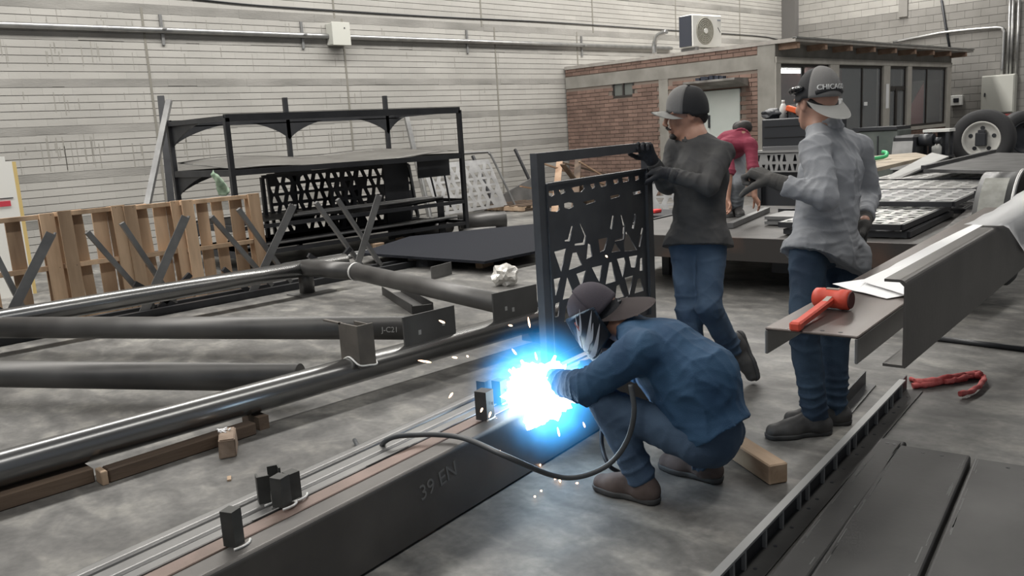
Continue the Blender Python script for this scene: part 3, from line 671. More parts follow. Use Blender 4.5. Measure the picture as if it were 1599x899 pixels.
# bars leaning
bm = bmesh.new(); bar(bm, aty(264, 157, 11.55), aty(230, 320, 10.9), .075, .05); tag(obj('leaning_bar', bm, steel_grey), 'grey flat bar leaning across the left end of the rack', 'steel bar')
bm = bmesh.new(); a_ = aty(251, 150, 12.3); b_ = aty(256, 200, 12.2); b_ = a_+(b_-a_)*((a_.z-.0)/(a_.z-b_.z)); bar(bm, a_, b_, .09, .05); tag(obj('leaning_bar', bm, steel_black), 'black bar standing behind the left end of the rack', 'steel bar')
bm = bmesh.new(); a_ = aty(632, 172, 13.35); b_ = aty(648, 240, 13.2); b_ = a_+(b_-a_)*(a_.z/(a_.z-b_.z)); bar(bm, a_, b_, .10, .05); tag(obj('leaning_bar', bm, galv), 'grey post leaning on the block wall behind the rack right half', 'steel bar')
bm = bmesh.new(); a_ = aty(738, 243, 13.4); b_ = aty(752, 275, 13.2); b_ = a_+(b_-a_)*(a_.z/(a_.z-b_.z)); bar(bm, a_, b_, .06, .05); tag(obj('leaning_bar', bm, steel_black), 'short black bar leaning on the wall behind the grey cut panel', 'steel bar')
bm = bmesh.new(); a_ = aty(804, 233, 13.4); b_ = aty(822, 271, 13.1); b_ = a_+(b_-a_)*(a_.z/(a_.z-b_.z)); bar(bm, a_, b_, .05, .05); tag(obj('leaning_bar', bm, steel_black), 'short black bar leaning on the wall just left of the upright panel', 'steel bar')
# green rag on the rack
bm = bmesh.new(); p = spline([aty(330, 270, 9.78), aty(340, 280, 9.76), aty(346, 290, 9.77), aty(350, 300, 9.8)], 5); tube(bm, p, .04, 10, radii=[.03+.045*i/(len(p)-1) for i in range(len(p))])
for v in bm.verts: v.co += noise.noise_vector(v.co*14)*.03
tag(obj('green_rag', bm, mat('green_cloth', (.16, .25, .17), .9, col2=(.34, .44, .33), scale=14)), 'crumpled green rag hanging from the rack shelf above the pallets', 'rag')

# grey cut panel with round-cornered frame leaning on wall
gp = thing('cut_gate_panel', 'light grey perforated panel with bent tube frame leaning right of the rack', 'panel', (9.95, 12.1, .1), rot=(R(72), 0, 0))
me = plate_mesh('cut_plate', [(0, 0), (1.75, 0), (1.6, .98), (-.1, .98)], [[(x*.94+.05, y*.92+.03) for x, y in P] for P in holes_pattern(1.65, .95, 9, 6, 8)], .006); obj('cut_plate', me, perf_grey, gp)
bm = bmesh.new(); tube(bm, spline([(-.25, -.1, .03), (-.2, .5, .03), (-.16, 1.0, .03), (-.1, 1.1, .03), (.1, 1.12, .03), (1.5, 1.12, .03), (1.62, 1.08, .03), (1.68, .98, .03), (1.85, .3, .03), (1.95, -.12, .03)], 6), .022, 8); obj('tube_frame', bm, steel_grey, gp)
# hollow pipes right of rack
for k, (a, b, ro) in enumerate((((8.9, 10.35, .14), (9.55, 9.95, .14), .14), ((8.0, 10.45, .10), (8.75, 10.4, .12), .11), ((8.5, 9.9, .06), (8.95, 9.55, .06), .06))):
    bm = bmesh.new(); pipe_hollow(bm, a, b, ro, ro*.78); tag(obj('pipe_offcut', bm, steel_pipe_dull), ['short thick pipe offcut on the floor right of the rack', 'thick pipe offcut lying inside the rack foot', 'thin pipe offcut lying at the rack front foot'][k], 'pipe')
# dark sheet stack on blocks
ds = [at(560, 398, .12), at(757, 412, .12), at(850, 393, .12), at(838, 352, .12), at(640, 372, .12)]
bm = bmesh.new(); prism(bm, [(p.x, p.y) for p in ds], .03, Matrix.Translation((0, 0, .12)));
tag(obj('steel_mesh_sheet', bm, mat('black_mesh', (.014, .015, .02), .9, 0, col2=(.024, .026, .032), scale=60, spec=.15)), 'large flat black steel sheet resting on wood blocks in mid floor', 'steel sheet')
for k, (px, py, s, l, rz) in enumerate(((757, 416, (.26, .10, .115), 'flat pale wood block under the near corner of the black sheet', .3), (795, 405, (.12, .10, .115), 'small cube of wood under the right corner of the black sheet', .7), (628, 383, (.14, .12, .115), 'small wood block under the left side of the black sheet', .2), (590, 392, (.16, .12, .115), 'wood block beneath the leftmost corner of the black sheet', .1))):
    bm = bmesh.new(); cbox(bm, (0, 0, s[2]/2), s, bev=.005); tag(obj('wood_block', bm, wood_l, None, at(px, py), (0, 0, rz)), l, 'wood block')
# small channel offcuts on the floor
bm = bmesh.new(); a = Vector((5.02, 6.95, 0)); b = Vector((4.58, 5.9, 0)); d = (b-a); L_ = d.length
box(bm, (0, -.10, 0), (L_, .10, .008)); box(bm, (0, -.10, .008), (L_, -.092, .085)); box(bm, (0, .092, .008), (L_, .10, .085)); box(bm, (L_-.02, -.092, .008), (L_, .092, .07))
tag(obj('channel_offcut', bm, steel_floor, None, a, (0, 0, math.atan2(d.y, d.x))), 'short dark channel lying open upward beyond the end pipe', 'steel channel')
bm = bmesh.new(); p = at(690, 432); box(bm, (-.18, -.006, 0), (.18, .006, .14)); box(bm, (-.18, .006, 0), (.18, .10, .008)); tag(obj('angle_offcut', bm, steel, None, (p.x, p.y, 0), (0, 0, R(12))), 'short upright angle offcut on the floor before the black sheet', 'steel angle')
bm = bmesh.new(); p = at(668, 411); bmesh.ops.create_cone(bm, cap_ends=True, segments=28, radius1=.26, radius2=.24, depth=.09, matrix=Matrix.Translation((0, 0, .045))); tag(obj('round_steel_disc', bm, steel_black, None, (p.x, p.y, 0)), 'round dark steel disc lying on the floor by the black sheet', 'steel disc')
# foil ball
def crumple(name, r, sc, m, label, cat, loc, sub=3, amp=.35, freq=3.0, flat=1):
    bm = bmesh.new(); bmesh.ops.create_icosphere(bm, subdivisions=sub, radius=r)
    for v in bm.verts:
        n_ = noise.noise(v.co*freq/r*.5+Vector(loc)); v.co *= 1+amp*n_; v.co.x *= sc[0]; v.co.y *= sc[1]; v.co.z *= sc[2]
    return tag(obj(name, bm, m, None, loc), label, cat)
crumple('plastic_wrap', .125, (1, 1, .85), mat('clear_wrap', (.62, .60, .56), .25, .3, col2=(.8, .78, .74), scale=14), 'crumpled ball of clear plastic wrap on the floor behind the pipe end', 'plastic wrap', at(791, 445)+Vector((0, 0, .105)), amp=.5, freq=4)
crumple('plastic_wrap', .05, (1, 1.4, .5), mat('clear_wrap_2', (.5, .5, .48), .3, .3), 'small scrap of clear wrap on the floor behind the foot pipe', 'plastic wrap', at(505, 433)+Vector((0, 0, .025)), amp=.5)
# broken pallets heap by the office
hp = thing('broken_pallet', 'heap of brown broken pallet wood against the office wall, seen through the upright panel', 'broken pallet', (12.2, 10.2, 0))
for k, (a, b, w) in enumerate((((-1.2, 0, .1), (.0, .9, 1.0), .12), ((-.9, -.2, .1), (.3, .7, .95), .12), ((-.6, .9, .95), (1.1, .2, .25), .11), ((-.2, 1.1, 1.0), (1.4, .4, .45), .11), ((-1.2, .8, .55), (.5, .3, .1), .10), ((-.6, .3, .9), (.2, .3, .1), .12), ((.2, .6, .9), (1.2, .0, .15), .1), ((-1.1, .3, .3), (1.0, .5, .35), .1))):
    bm = bmesh.new(); bar(bm, a, b, w, .025); obj('board', bm, wood_d if k % 2 else mat('brown_board', (.26, .16, .10), .8, col2=(.36, .25, .17), scale=5), hp)
bm = bmesh.new(); box(bm, (.1, .2, 0), (.9, .7, .42)); obj('crate', bm, wood_d, hp)
bm = bmesh.new(); tube(bm, [(10.9+k*.0, 11.9+k, .0) for k in (0, 0)][:1]+[(10.9, 11.9, .3)], .02, 6) ; bm.free()
lp = thing('floor_pallet', 'flat wooden pallet lying on the floor beside the block wall', 'pallet', (11.6, 11.6, 0))
for z in (.0, .10):
    for k in range(5): bm = bmesh.new(); box(bm, (0, k*.24, z), (1.1, k*.24+.12, z+.02)); obj('board', bm, wood_d, lp)
for k in range(3): bm = bmesh.new(); box(bm, (k*.5, 0, .02), (k*.5+.08, 1.08, .10)); obj('stringer', bm, wood_l, lp)
bm = bmesh.new(); box(bm, (11.7, 11.7, .12), (12.9, 12.9, .35)); bm.free()
bm = bmesh.new(); prism(bm, [(0, 0), (1.8, 0), (1.8, .55)], .02, Matrix(((1, 0, 0, 11.2), (0, 0, 1, 12.6), (0, 1, 0, .02), (0, 0, 0, 1)))); tag(obj('steel_offcut_sheet', bm, steel_grey), 'triangular grey sheet standing by the wall beside the flat pallet', 'steel sheet')
# ================================================================== LONG BEAM PACK being welded
BA = math.atan2(.165, 1.0)          # slight turn of the pack
BO = Vector((1.0, 2.36, 0))        # near lower edge at X=1
def bl(x, y, z): return Vector((BO.x + x*math.cos(BA) - y*math.sin(BA), BO.y + x*math.sin(BA) + y*math.cos(BA), z))
bp_ = thing('beam_pack', 'long pack of dark steel channels on the floor being welded together, in the foreground', 'steel beam', BO, rotz=BA)
BZ = .30; XL0, XL1 = -1.6, 3.15
def chan(y0, y1, name, m, m2=None, r=.018):
    # rounded C profile standing: near face, top, far face
    prof = [(y0, .012)]
    for i in range(6): a = math.pi/2*i/5; prof.append((y0+r-r*math.cos(a), BZ-r+r*math.sin(a)))
    for i in range(6): a = math.pi/2*i/5; prof.append((y1-r+r*math.sin(a), BZ-r+r*math.cos(a)))
    prof.append((y1, .012))
    bm = bmesh.new(); P = [(a_, b_) for a_, b_ in prof]
    prism(bm, P, XL1-XL0, Matrix(((0, 0, 1, XL0), (1, 0, 0, 0), (0, 1, 0, 0), (0, 0, 0, 1))))
    return obj(name, bm, m, bp_)
chan(0, .105, 'near_channel', steel_web)
chan(.243, .325, 'far_channel', steel); chan(.337, .40, 'back_channel', steel)
for (y0, y1, z1, m, n) in ((.113, .183, BZ-.006, steel_rust, 'brown_flat'), (.187, .233, BZ-.001, steel, 'grey_flat')):
    bm = bmesh.new(); box(bm, (XL0, y0, .012), (XL1, y1, z1), bev=.003); obj(n, bm, m, bp_)
bm = bmesh.new()
for x in (.35, .9, 1.7, 2.4): cbox(bm, (x, .187, BZ-.0005), (random.uniform(.1, .3), .004, .003))
tag(obj('scratch_line', bm, chalk, bp_), kind='stuff')
for x in (-1, .9, 2.8):
    bm = bmesh.new(); box(bm, (x-.05, .01, 0), (x+.05, .39, .012)); obj('shim', bm, wood_d, bp_)
me = text_mesh('chalk_writing', '39 EN', .09, .0006); o = obj('chalk_writing', me, mat('faint_chalk', (.17, .168, .162), .9), bp_); o.location = (.98, -.0015, .20); o.rotation_euler = (R(90), R(-8), 0)
# clips welded on top
def clip(x, y, h, w, rot, style):
    bm = bmesh.new(); t = .007
    box(bm, (-w/2, -w/2, 0), (w/2, -w/2+t, h)); 
    if style >= 1: box(bm, (-w/2, -w/2+t, 0), (-w/2+t, w/2, h))
    if style >= 2: box(bm, (w/2-t, -w/2+t, 0), (w/2, w/2, h)); box(bm, (-w/2+t, -w/2+t, h-.004), (w/2-t, w/2, h))
    o = obj('clip', bm, mat_clip, bp_, (x, y, BZ), (0, 0, rot)); return o
mat_clip = mat('clip_steel', (.055, .055, .052), .55, .4, col2=(.08, .08, .075), scale=12)
bz = []
def P2(px, py):  # pixel on top plane -> local
    p = at(px, py, BZ); d = p-BO; return (d.x*math.cos(-BA)-d.y*math.sin(-BA), d.x*math.sin(-BA)+d.y*math.cos(-BA))
for k, (px, py, h, w, r_, s_) in enumerate(((369, 850, .118, .046, 25, 2), (416, 783, .10, .042, -20, 1), (434, 768, .095, .042, 160, 1), (444, 789, .108, .048, 20, 2), (461, 777, .098, .044, 5, 2))):
    x, y = P2(px, py); c = clip(x, y+.01, h, w, R(r_)-BA, s_); 
    bm = bmesh.new(); tube(bm, spline([(x-.03, y-.03, BZ+.003), (x-.005, y-.036, BZ+.004), (x+.025, y-.03, BZ+.003), (x+.045, y-.012, BZ+.003)], 4), .0045, 6); obj('weld_bead', bm, weld_m, bp_)
for k, (px, py, h, w, r_) in enumerate(((758, 653, .13, .06, 15), (757, 625, .10, .05, 10), (781, 628, .11, .05, 10))):
    x, y = P2(px, py); clip(x, y, h, w, R(r_)-BA, 2)
    bm = bmesh.new(); tube(bm, spline([(x-.03, y-.035, BZ+.003), (x+.03, y-.03, BZ+.003), (x+.045, y+.01, BZ+.003)], 4), .0045, 6); obj('weld_bead', bm, weld_m, bp_)
    bm = bmesh.new(); cbox(bm, (x+.012, y-w/2-.006, BZ+h*.55), (.008, .003, .012)); obj('clip_hole', bm, black_pl, bp_)

# ================================================================== UPRIGHT GATE PANEL
GQ = Vector((2.955, 2.86, 0)); gd = Vector((math.cos(BA), math.sin(BA), 0)); gn = Vector((-gd.y, gd.x, 0))
gt = thing('gate_panel', 'upright dark steel gate panel with cut geometric pattern held on the beam', 'gate', GQ, rotz=BA)
def gp_(px, py):
    d = ray(px, py); p = EYEV + d*((GQ-EYEV).dot(gn)/d.dot(gn)); return ((p-GQ).dot(gd), p.z)
GW = gp_(1018, 420)[0]
zt = 1.43
gate_m = mat('gate_steel', (.075, .078, .085), .42, .5, col2=(.10, .103, .11), scale=6)
def gbar(name, a, b, w=.062, h=.04): bm = bmesh.new(); bar(bm, (a[0], 0, a[1]), (b[0], 0, b[1]), w, h, up=(0, 1, 0)); return obj(name, bm, gate_m, gt)
gbar('side_post', (.031, BZ), (.031, zt)); gbar('side_post', (GW-.031, BZ), (GW-.031, zt)); gbar('top_rail', (.062, zt-.025), (GW-.062, zt-.025), .05)
bm = bmesh.new(); bar(bm, (.070, -.012, BZ+.02), (.070, -.012, 1.28), .014, .03, up=(0, 1, 0)); obj('edge_strip', bm, gate_m, gt)
gh_px = [
 [(168, 296), (195, 290), (197, 312), (180, 321), (168, 314)], [(216, 290), (245, 284), (245, 302), (225, 310)], [(274, 279), (334, 266), (336, 283), (322, 298), (288, 300)], [(362, 263), (386, 257), (384, 278), (370, 284)],
 [(404, 254), (440, 246), (438, 270), (412, 276)], [(470, 242), (496, 236), (494, 256), (474, 262)], [(512, 232), (545, 226), (543, 248), (516, 254)], [(572, 226), (592, 222), (590, 240), (574, 246)],
 [(328, 345), (385, 332), (387, 344), (345, 357)], [(172, 366), (220, 360), (220, 382), (205, 392), (172, 388)], [(240, 352), (262, 346), (285, 350), (285, 368), (262, 378), (242, 372)],
 [(455, 318), (500, 308), (500, 320), (460, 331)], [(560, 300), (600, 292), (600, 304), (565, 312)],
 [(274, 458), (284, 458), (266, 529), (243, 529), (243, 524), (258, 520)], [(316, 440), (345, 503), (336, 545), (290, 549), (290, 541), (328, 535), (336, 505), (314, 448)],
 [(194, 578), (253, 562), (226, 672)], [(280, 584), (302, 580), (325, 640), (262, 664)], [(352, 538), (366, 545), (372, 600), (345, 612)], [(192, 706), (227, 698), (200, 786)],
 [(256, 690), (286, 770), (280, 790), (234, 802)], [(298, 681), (346, 664), (320, 742)], [(370, 652), (421, 640), (405, 718), (394, 700)], [(400, 520), (446, 510), (430, 570), (408, 580)],
 [(466, 408), (475, 410), (463, 474), (455, 472)], [(505, 404), (512, 408), (526, 456), (519, 520), (478, 530), (478, 523), (512, 512), (516, 458)], [(570, 398), (578, 404), (566, 472), (557, 468)],
 [(530, 478), (582, 570), (522, 576), (520, 540)], [(478, 536), (505, 574), (462, 581)], [(604, 464), (612, 468), (594, 557), (586, 552)], [(488, 612), (524, 604), (530, 626), (514, 698)],
 [(544, 601), (586, 594), (572, 652), (554, 651)], [(452, 628), (466, 626), (482, 716), (434, 730)], [(524, 700), (566, 688), (545, 782)], [(486, 738), (500, 730), (522, 788), (480, 796)],
 [(596, 610), (609, 605), (608, 666), (594, 668)], [(584, 706), (600, 700), (612, 760), (570, 772)], [(380, 740), (400, 760), (392, 800), (352, 806)], [(420, 770), (460, 756), (446, 830), (430, 830)],
 [(200, 820), (222, 812), (214, 880), (196, 884)], [(250, 830), (290, 818), (270, 900), (240, 905)]]
holes = [[gp_(800+x/2.996, 200+y/2.996) for x, y in P] for P in gh_px]
ztop = 1.275; UL, UR = .078, GW-.062
me = plate_mesh('cut_plate', [(UL, .40), (UR, .40), (UR, ztop), (UL, ztop)], [h for h in holes if all(UL+.005 < p[0] < UR-.005 and .41 < p[1] < ztop-.005 for p in h)], .006)
o = obj('cut_plate', me, gate_m, gt, (0, 0, 0), (R(90), 0, 0))
gbar('inner_rail', (UL, ztop), (UR, ztop), .012, .03); gbar('bottom_rail', (.062, .39), (GW-.062, .39), .04)

# ================================================================== RIGHT TABLE CHANNEL, WEB BEAM
TB = math.atan2(.10, 1.0)
tc = thing('work_channel', 'wide flat steel channel used as a work table, with a red mallet on it', 'steel channel', (2.42, 1.05, 0), rotz=math.atan2(.125, 1))
TZ = .885; TW = .285; TL = 3.6
bm = bmesh.new(); box(bm, (0, 0, TZ-.008), (TL, TW, TZ), bev=.003); obj('web', bm, mat('brown_web', (.135, .115, .108), .34, .6, col2=(.20, .17, .155), scale=3, contrast=(.35, .7), rough2=.5, stretch=(.5, 2, 1)), tc)
for y in (0, TW-.010): bm = bmesh.new(); box(bm, (0, y, TZ-.085), (TL, y+.010, TZ-.008), bev=.002); obj('flange', bm, steel, tc)
bm = bmesh.new()
for y in (.06, .115): bmesh.ops.create_cone(bm, cap_ends=True, segments=10, radius1=.007, radius2=.007, depth=.0015, matrix=Matrix.Translation((.03, y, TZ)))
tag(obj('bolt_hole', bm, black_pl, tc), kind='stuff')
wbm = thing('web_beam', 'deep channel standing on edge at the right, web toward us, with paper over its top', 'steel channel', (2.45, .925, 0), rotz=TB)
W0, W1 = .80, 1.06; WL = 3.6
bm = bmesh.new(); r_ = .02; P = [(0, W0)]
for i in range(6): a = math.pi/2*i/5; P.append((r_-r_*math.cos(a), W1-r_+r_*math.sin(a)))
P += [(.062, W1), (.062, W1-.008), (r_, W1-.008), (.008, W1-r_), (.008, W0+.008), (.062, W0+.008), (.062, W0)]
prism(bm, P, WL, Matrix(((0, 0, 1, 0), (1, 0, 0, 0), (0, 1, 0, 0), (0, 0, 0, 1)))); obj('channel', bm, steel_web, wbm)
# trestle
tr = thing('trestle', 'black steel trestle carrying the channels at the right edge', 'trestle', (5.75, 1.08, 0), rotz=TB)
for y in (-.25, .30):
    for x in (-.16, .16): bm = bmesh.new(); bar(bm, (x*1.6, y, 0), (x*.2, y, .75), .035, .035); obj('leg', bm, steel_black, tr)
bm = bmesh.new(); box(bm, (-.04, -.32, .745), (.04, .45, .795)); obj('top_rail', bm, steel_black, tr)
p0, p1 = at(1462, 528, .018), at(1625, 548, .018)
bm = bmesh.new(); tube(bm, [p0, p1], .018, 10); tag(obj('steel_rod', bm, steel_black), 'thin black steel rod lying on the floor toward the right picture edge', 'steel bar')
# red dead-blow mallet
ml = thing('mallet', 'red rubber mallet lying on the flat channel', 'mallet', (0, 0, 0))
hz = TZ+.036
h0, h1 = at(1281, 464, hz), at(1325, 468, hz); hc = at(1300, 466, hz); ax = (h1-h0); ax.z = 0; ax.normalize()
red = mat('red_rubber', (.62, .065, .035), .5, col2=(.72, .10, .06), scale=12, bump=.1)
bm = bmesh.new(); L_ = .062
prof = [(-L_, 0), (-L_, .027), (-L_+.006, .033), (-.03, .035), (-.022, .032), (.022, .032), (.03, .035), (L_-.006, .034), (L_, .028), (L_, 0)]
n = 24; M = Matrix.Translation(hc) @ ax.to_track_quat('X', 'Z').to_matrix().to_4x4(); rings = []
for (x, r0) in prof: rings.append([bm.verts.new(M @ Vector((x, r0*math.cos(2*math.pi*k/n), r0*math.sin(2*math.pi*k/n)))) for k in range(n)] if r0 > 0 else [bm.verts.new(M @ Vector((x, 0, 0)))])
for A, B in zip(rings, rings[1:]):
    for k in range(n):
        if len(A) == 1: f = bm.faces.new((A[0], B[k], B[(k+1) % n]))
        elif len(B) == 1: f = bm.faces.new((A[k], A[(k+1) % n], B[0]))
        else: f = bm.faces.new((A[k], A[(k+1) % n], B[(k+1) % n], B[k])); f.smooth = True
bmesh.ops.recalc_face_normals(bm, faces=bm.faces[:]); obj('head', bm, red, ml)
bm = bmesh.new(); M2 = M @ Matrix.Translation((L_+.001, 0, 0)) @ Matrix.Rotation(R(90), 4, 'Y'); bmesh.ops.create_cone(bm, cap_ends=True, segments=24, radius1=.029, radius2=.028, depth=.004, matrix=M2); obj('striking_face', bm, mat('worn_dark_red', (.12, .03, .03), .7), ml)
e = at(1244, 508, TZ+.016); d = (e-hc).normalized()
bm = bmesh.new(); bar(bm, hc+d*.02, e-d*.0, .030, .024, bev=.005); obj('handle', bm, red, ml)
bm = bmesh.new(); bar(bm, e-d*.015, e+d*.02, .036, .03, bev=.006); obj('handle_end', bm, red, ml)
bm = bmesh.new(); bar(bm, hc+d*.03+Vector((0, 0, .0135)), hc+d*.08+Vector((0, 0, .010)), .018, .004); obj('worn_label', bm, mat('worn_label', (.42, .38, .33), .8), ml)
bm = bmesh.new(); bar(bm, hc+ax*-.02+Vector((0, 0, .0335)), hc+ax*.025+Vector((0, 0, .0335)), .012, .004); obj('worn_label', bm, bpy.data.materials['worn_label'], ml)
# papers
def paper(name, pts2d, z, label, t=.0015, wav=.004, m=None):
    bm = bmesh.new(); prism(bm, pts2d, t, Matrix.Translation((0, 0, z)))
    bmesh.ops.triangulate(bm, faces=bm.faces[:]); bmesh.ops.subdivide_edges(bm, edges=bm.edges[:], cuts=3, use_grid_fill=False)
    for v in bm.verts: v.co.z += wav*(.6+noise.noise(Vector((v.co.x*9, v.co.y*9, z))))
    return tag(obj(name, bm, m or paper_m), label, 'paper')
q = [at(x, y, TZ+.004) for x, y in ((1300, 443), (1360, 436), (1400, 424), (1418, 440), (1412, 462), (1385, 466), (1335, 455))]
paper('drawing_sheet', [(p.x, p.y) for p in q], TZ+.002, 'white drawing sheet on the flat channel just behind the mallet')
q = [at(x, y, TZ+.02) for x, y in ((1345, 438), (1412, 458), (1500, 410), (1640, 330), (1640, 290), (1550, 336), (1470, 372), (1400, 410))]
paper('drawing_sheet', [(p.x, p.y) for p in q], TZ+.012, 'long strip of white drawing paper lying along the flat channel', wav=.006)
q = [(2.50, .935), (2.50, .985), (5.0, 1.175), (5.0, 1.115)]
bm = bmesh.new()
def TBp(x, y, z): return Vector((2.45+x*math.cos(TB)-y*math.sin(TB), .925+x*math.sin(TB)+y*math.cos(TB), z))
# paper draped over the top of the web beam, falling down its near face
ys = [(.12, 1.066), (.075, 1.068), (.045, 1.068), (.0, 1.066), (-.008, 1.05), (-.010, .99), (-.012, .93), (-.014, .87)]
nx = 24; G = []
for i in range(nx+1):
    x = 1.22+2.2*i/nx; row = []
    lim = min(len(ys)-1, 3+ (x-1.22)*7)
    for j, (y, z) in enumerate(ys):
        if j <= lim: yy, zz = y, z
        else:
            j0 = int(lim); f_ = lim-j0; a_, b_ = ys[j0], ys[min(j0+1, len(ys)-1)]; yy, zz = a_[0]+(b_[0]-a_[0])*f_-.0001*(j-lim), a_[1]+(b_[1]-a_[1])*f_
        row.append(bm.verts.new(TBp(x, yy, zz+(.003*math.sin(x*17+j)+.035*min(1, max(0, (x-1.9)*1.2)))*(j < 3))))
    G.append(row)
for i in range(nx):
    for j in range(len(ys)-1):
        try: f = bm.faces.new((G[i][j], G[i+1][j], G[i+1][j+1], G[i][j+1])); f.smooth = True
        except Exception: pass
bmesh.ops.solidify(bm, geom=bm.faces[:], thickness=-.002)
tag(obj('draped_paper', bm, paper_m), 'white paper roll draped over the top of the deep channel at the right edge', 'paper')

# ================================================================== FLOOR CHANNELS lower right
FA = math.atan2(.14, 1.0)
def fr_root(name, label, x, y, group=None): return thing(name, label, 'steel channel', (x, y, 0), rotz=FA, group=group)
slot = fr_root('slotted_angle', 'long steel angle on the floor with a row of welded ribs along its upright leg', .6, 1.105)
SL = 4.15
bm = bmesh.new(); box(bm, (0, 0, 0), (SL, .085, .006)); obj('flat_leg', bm, steel_floor, slot)
bm = bmesh.new(); box(bm, (0, .082, .006), (SL, .088, .085)); obj('upright_leg', bm, steel_black, slot)
bm = bmesh.new(); box(bm, (0, .066, .078), (SL-.1, .098, .088)); obj('top_lip', bm, mat('lip_steel', (.34, .34, .335), .5, .3), slot)
bm = bmesh.new(); box(bm, (0, .068, .006), (.013, .082, .078)); rib = obj('rib', bm, bpy.data.materials['lip_steel'], slot, (.9, 0, 0)); x = .9; k = 0
bmh = bmesh.new()
while x < SL-.3:
    x += (.19, .10, .19, .17)[k % 4]; k += 1; copy_of(rib, slot, (x, 0, 0)); bmesh.ops.create_cone(bmh, cap_ends=True, segments=10, radius1=.008, radius2=.008, depth=.001, matrix=Matrix.Translation((x+.03, .045, .0066)))
tag(obj('bolt_hole', bmh, black_pl, slot), kind='stuff')
def floor_channel(name, label, x0, y0, L, w, h, seed, ang):
    t = thing(name, label, 'steel channel', (x0, y0, 0), rotz=math.atan(ang)); r_ = .012; P = [(0, 0)]
    for i in range(4): a = math.pi/2*i/3; P.append((r_-r_*math.cos(a), h-r_+r_*math.sin(a)))
    for i in range(4): a = math.pi/2*i/3; P.append((w-r_+r_*math.sin(a), h-r_+r_*math.cos(a)))
    P.append((w, 0)); bm = bmesh.new(); prism(bm, P, L, Matrix(((0, 0, 1, 0), (1, 0, 0, 0), (0, 1, 0, 0), (0, 0, 0, 1)))); obj('web', bm, steel_floor, t)
    bm = bmesh.new()
    for y in (w*.35, w*.6): bmesh.ops.create_cone(bm, cap_ends=True, segments=10, radius1=.008, radius2=.008, depth=.001, matrix=Matrix.Translation((L-.05, y, h+.0004)))
    tag(obj('bolt_hole', bm, black_pl, t), kind='stuff')
    bm = bmesh.new(); rnd = random.Random(seed)
    for k in range(26): 
        cbox(bm, (rnd.uniform(.6, L), rnd.choice((.022, w-.022))+rnd.uniform(-.006, .006), h+.0003), (rnd.uniform(.02, .16), rnd.uniform(.002, .005), .0006))
    tag(obj('scuff_mark', bm, mat('scuff', (.15, .15, .147), .7), t), kind='stuff')
    return t
floor_channel('floor_channel', 'flat steel channel on the floor, next to the ribbed angle', 1.0, .985, 2.83, .115, .05, 1, .155)
floor_channel('floor_channel', 'middle flat steel channel on the floor at the lower right', 1.0, .645, 2.84, .30, .05, 2, .180)
floor_channel('floor_channel', 'rightmost flat steel channel on the floor, cut by the picture corner', 1.0, .29, 2.88, .33, .05, 3, .182)
bm = bmesh.new(); a = at(1322, 624, .03); b = at(1351, 592, .03); d = b-a; L_ = d.length+.0
a0 = a - d.normalized()*.12
bar(bm, (a0.x, a0.y, .04), (b.x, b.y, .04), .008, .08); bar(bm, (a0.x, a0.y-.03, .004), (b.x, b.y-.03, .004), .06, .008); tag(obj('angle_offcut', bm, steel_black), 'short dark angle on the floor behind the standing man boots', 'steel angle')
bm = bmesh.new(); cbox(bm, (0, 0, .045), (.40, .09, .09), bev=.006)
tag(obj('timber', bm, wood_l, None, (3.24, 1.87, 0), (0, 0, math.atan2(.36, .2))), 'square sawn timber on the floor between the welder and the ribbed angle', 'timber')
# red cloth
bm = bmesh.new()
for k, pts in enumerate(([(1422, 592), (1450, 600), (1480, 596), (1510, 592)], [(1424, 602), (1460, 598), (1500, 588), (1530, 581)], [(1475, 596), (1505, 590), (1530, 584), (1536, 592), (1524, 606), (1500, 616)], [(1430, 597), (1470, 592), (1515, 584), (1533, 586)])):
    q = [at(x, y, .012+.006*k) for x, y in pts]; tube(bm, spline(q, 6), .014+.004*(k % 2), 8)
for v in bm.verts: v.co += noise.noise_vector(v.co*25)*.014; v.co.z = max(v.co.z, .002)
tag(obj('red_strap', bm, mat('red_cloth', (.42, .06, .06), .8, col2=(.6, .16, .15), scale=25)), 'crumpled red webbing strap lying on the floor at the right', 'strap')
# welding cable
bm = bmesh.new(); q = [Vector((2.30, 3.62, .02)), Vector((2.05, 3.1, .05)), at(600, 690, .32), at(650, 679, .33), at(720, 683, .325), at(790, 712, .325)]
q += [aty(860, 741, 2.22), aty(905, 744, 2.16), aty(950, 725, 2.10), aty(978, 690, 2.04), aty(990, 645, 2.0), aty(985, 600, 2.02)]
tube(bm, spline(q, 10), .011, 10); tag(obj('welding_cable', bm, mat('cable_rubber', (.055, .06, .065), .5, spec=.6)), 'dark welding cable looping over the beam and up to the welder arm', 'cable')
bm = bmesh.new(); q = [aty(940, 660, 2.38), aty(940, 695, 2.36), aty(950, 725, 2.3), at(968, 738, .015)]
tube(bm, spline(q, 8), .010, 8); tag(obj('ground_cable', bm, black_pl), 'black cable hanging beside the welder knee to the floor', 'cable')
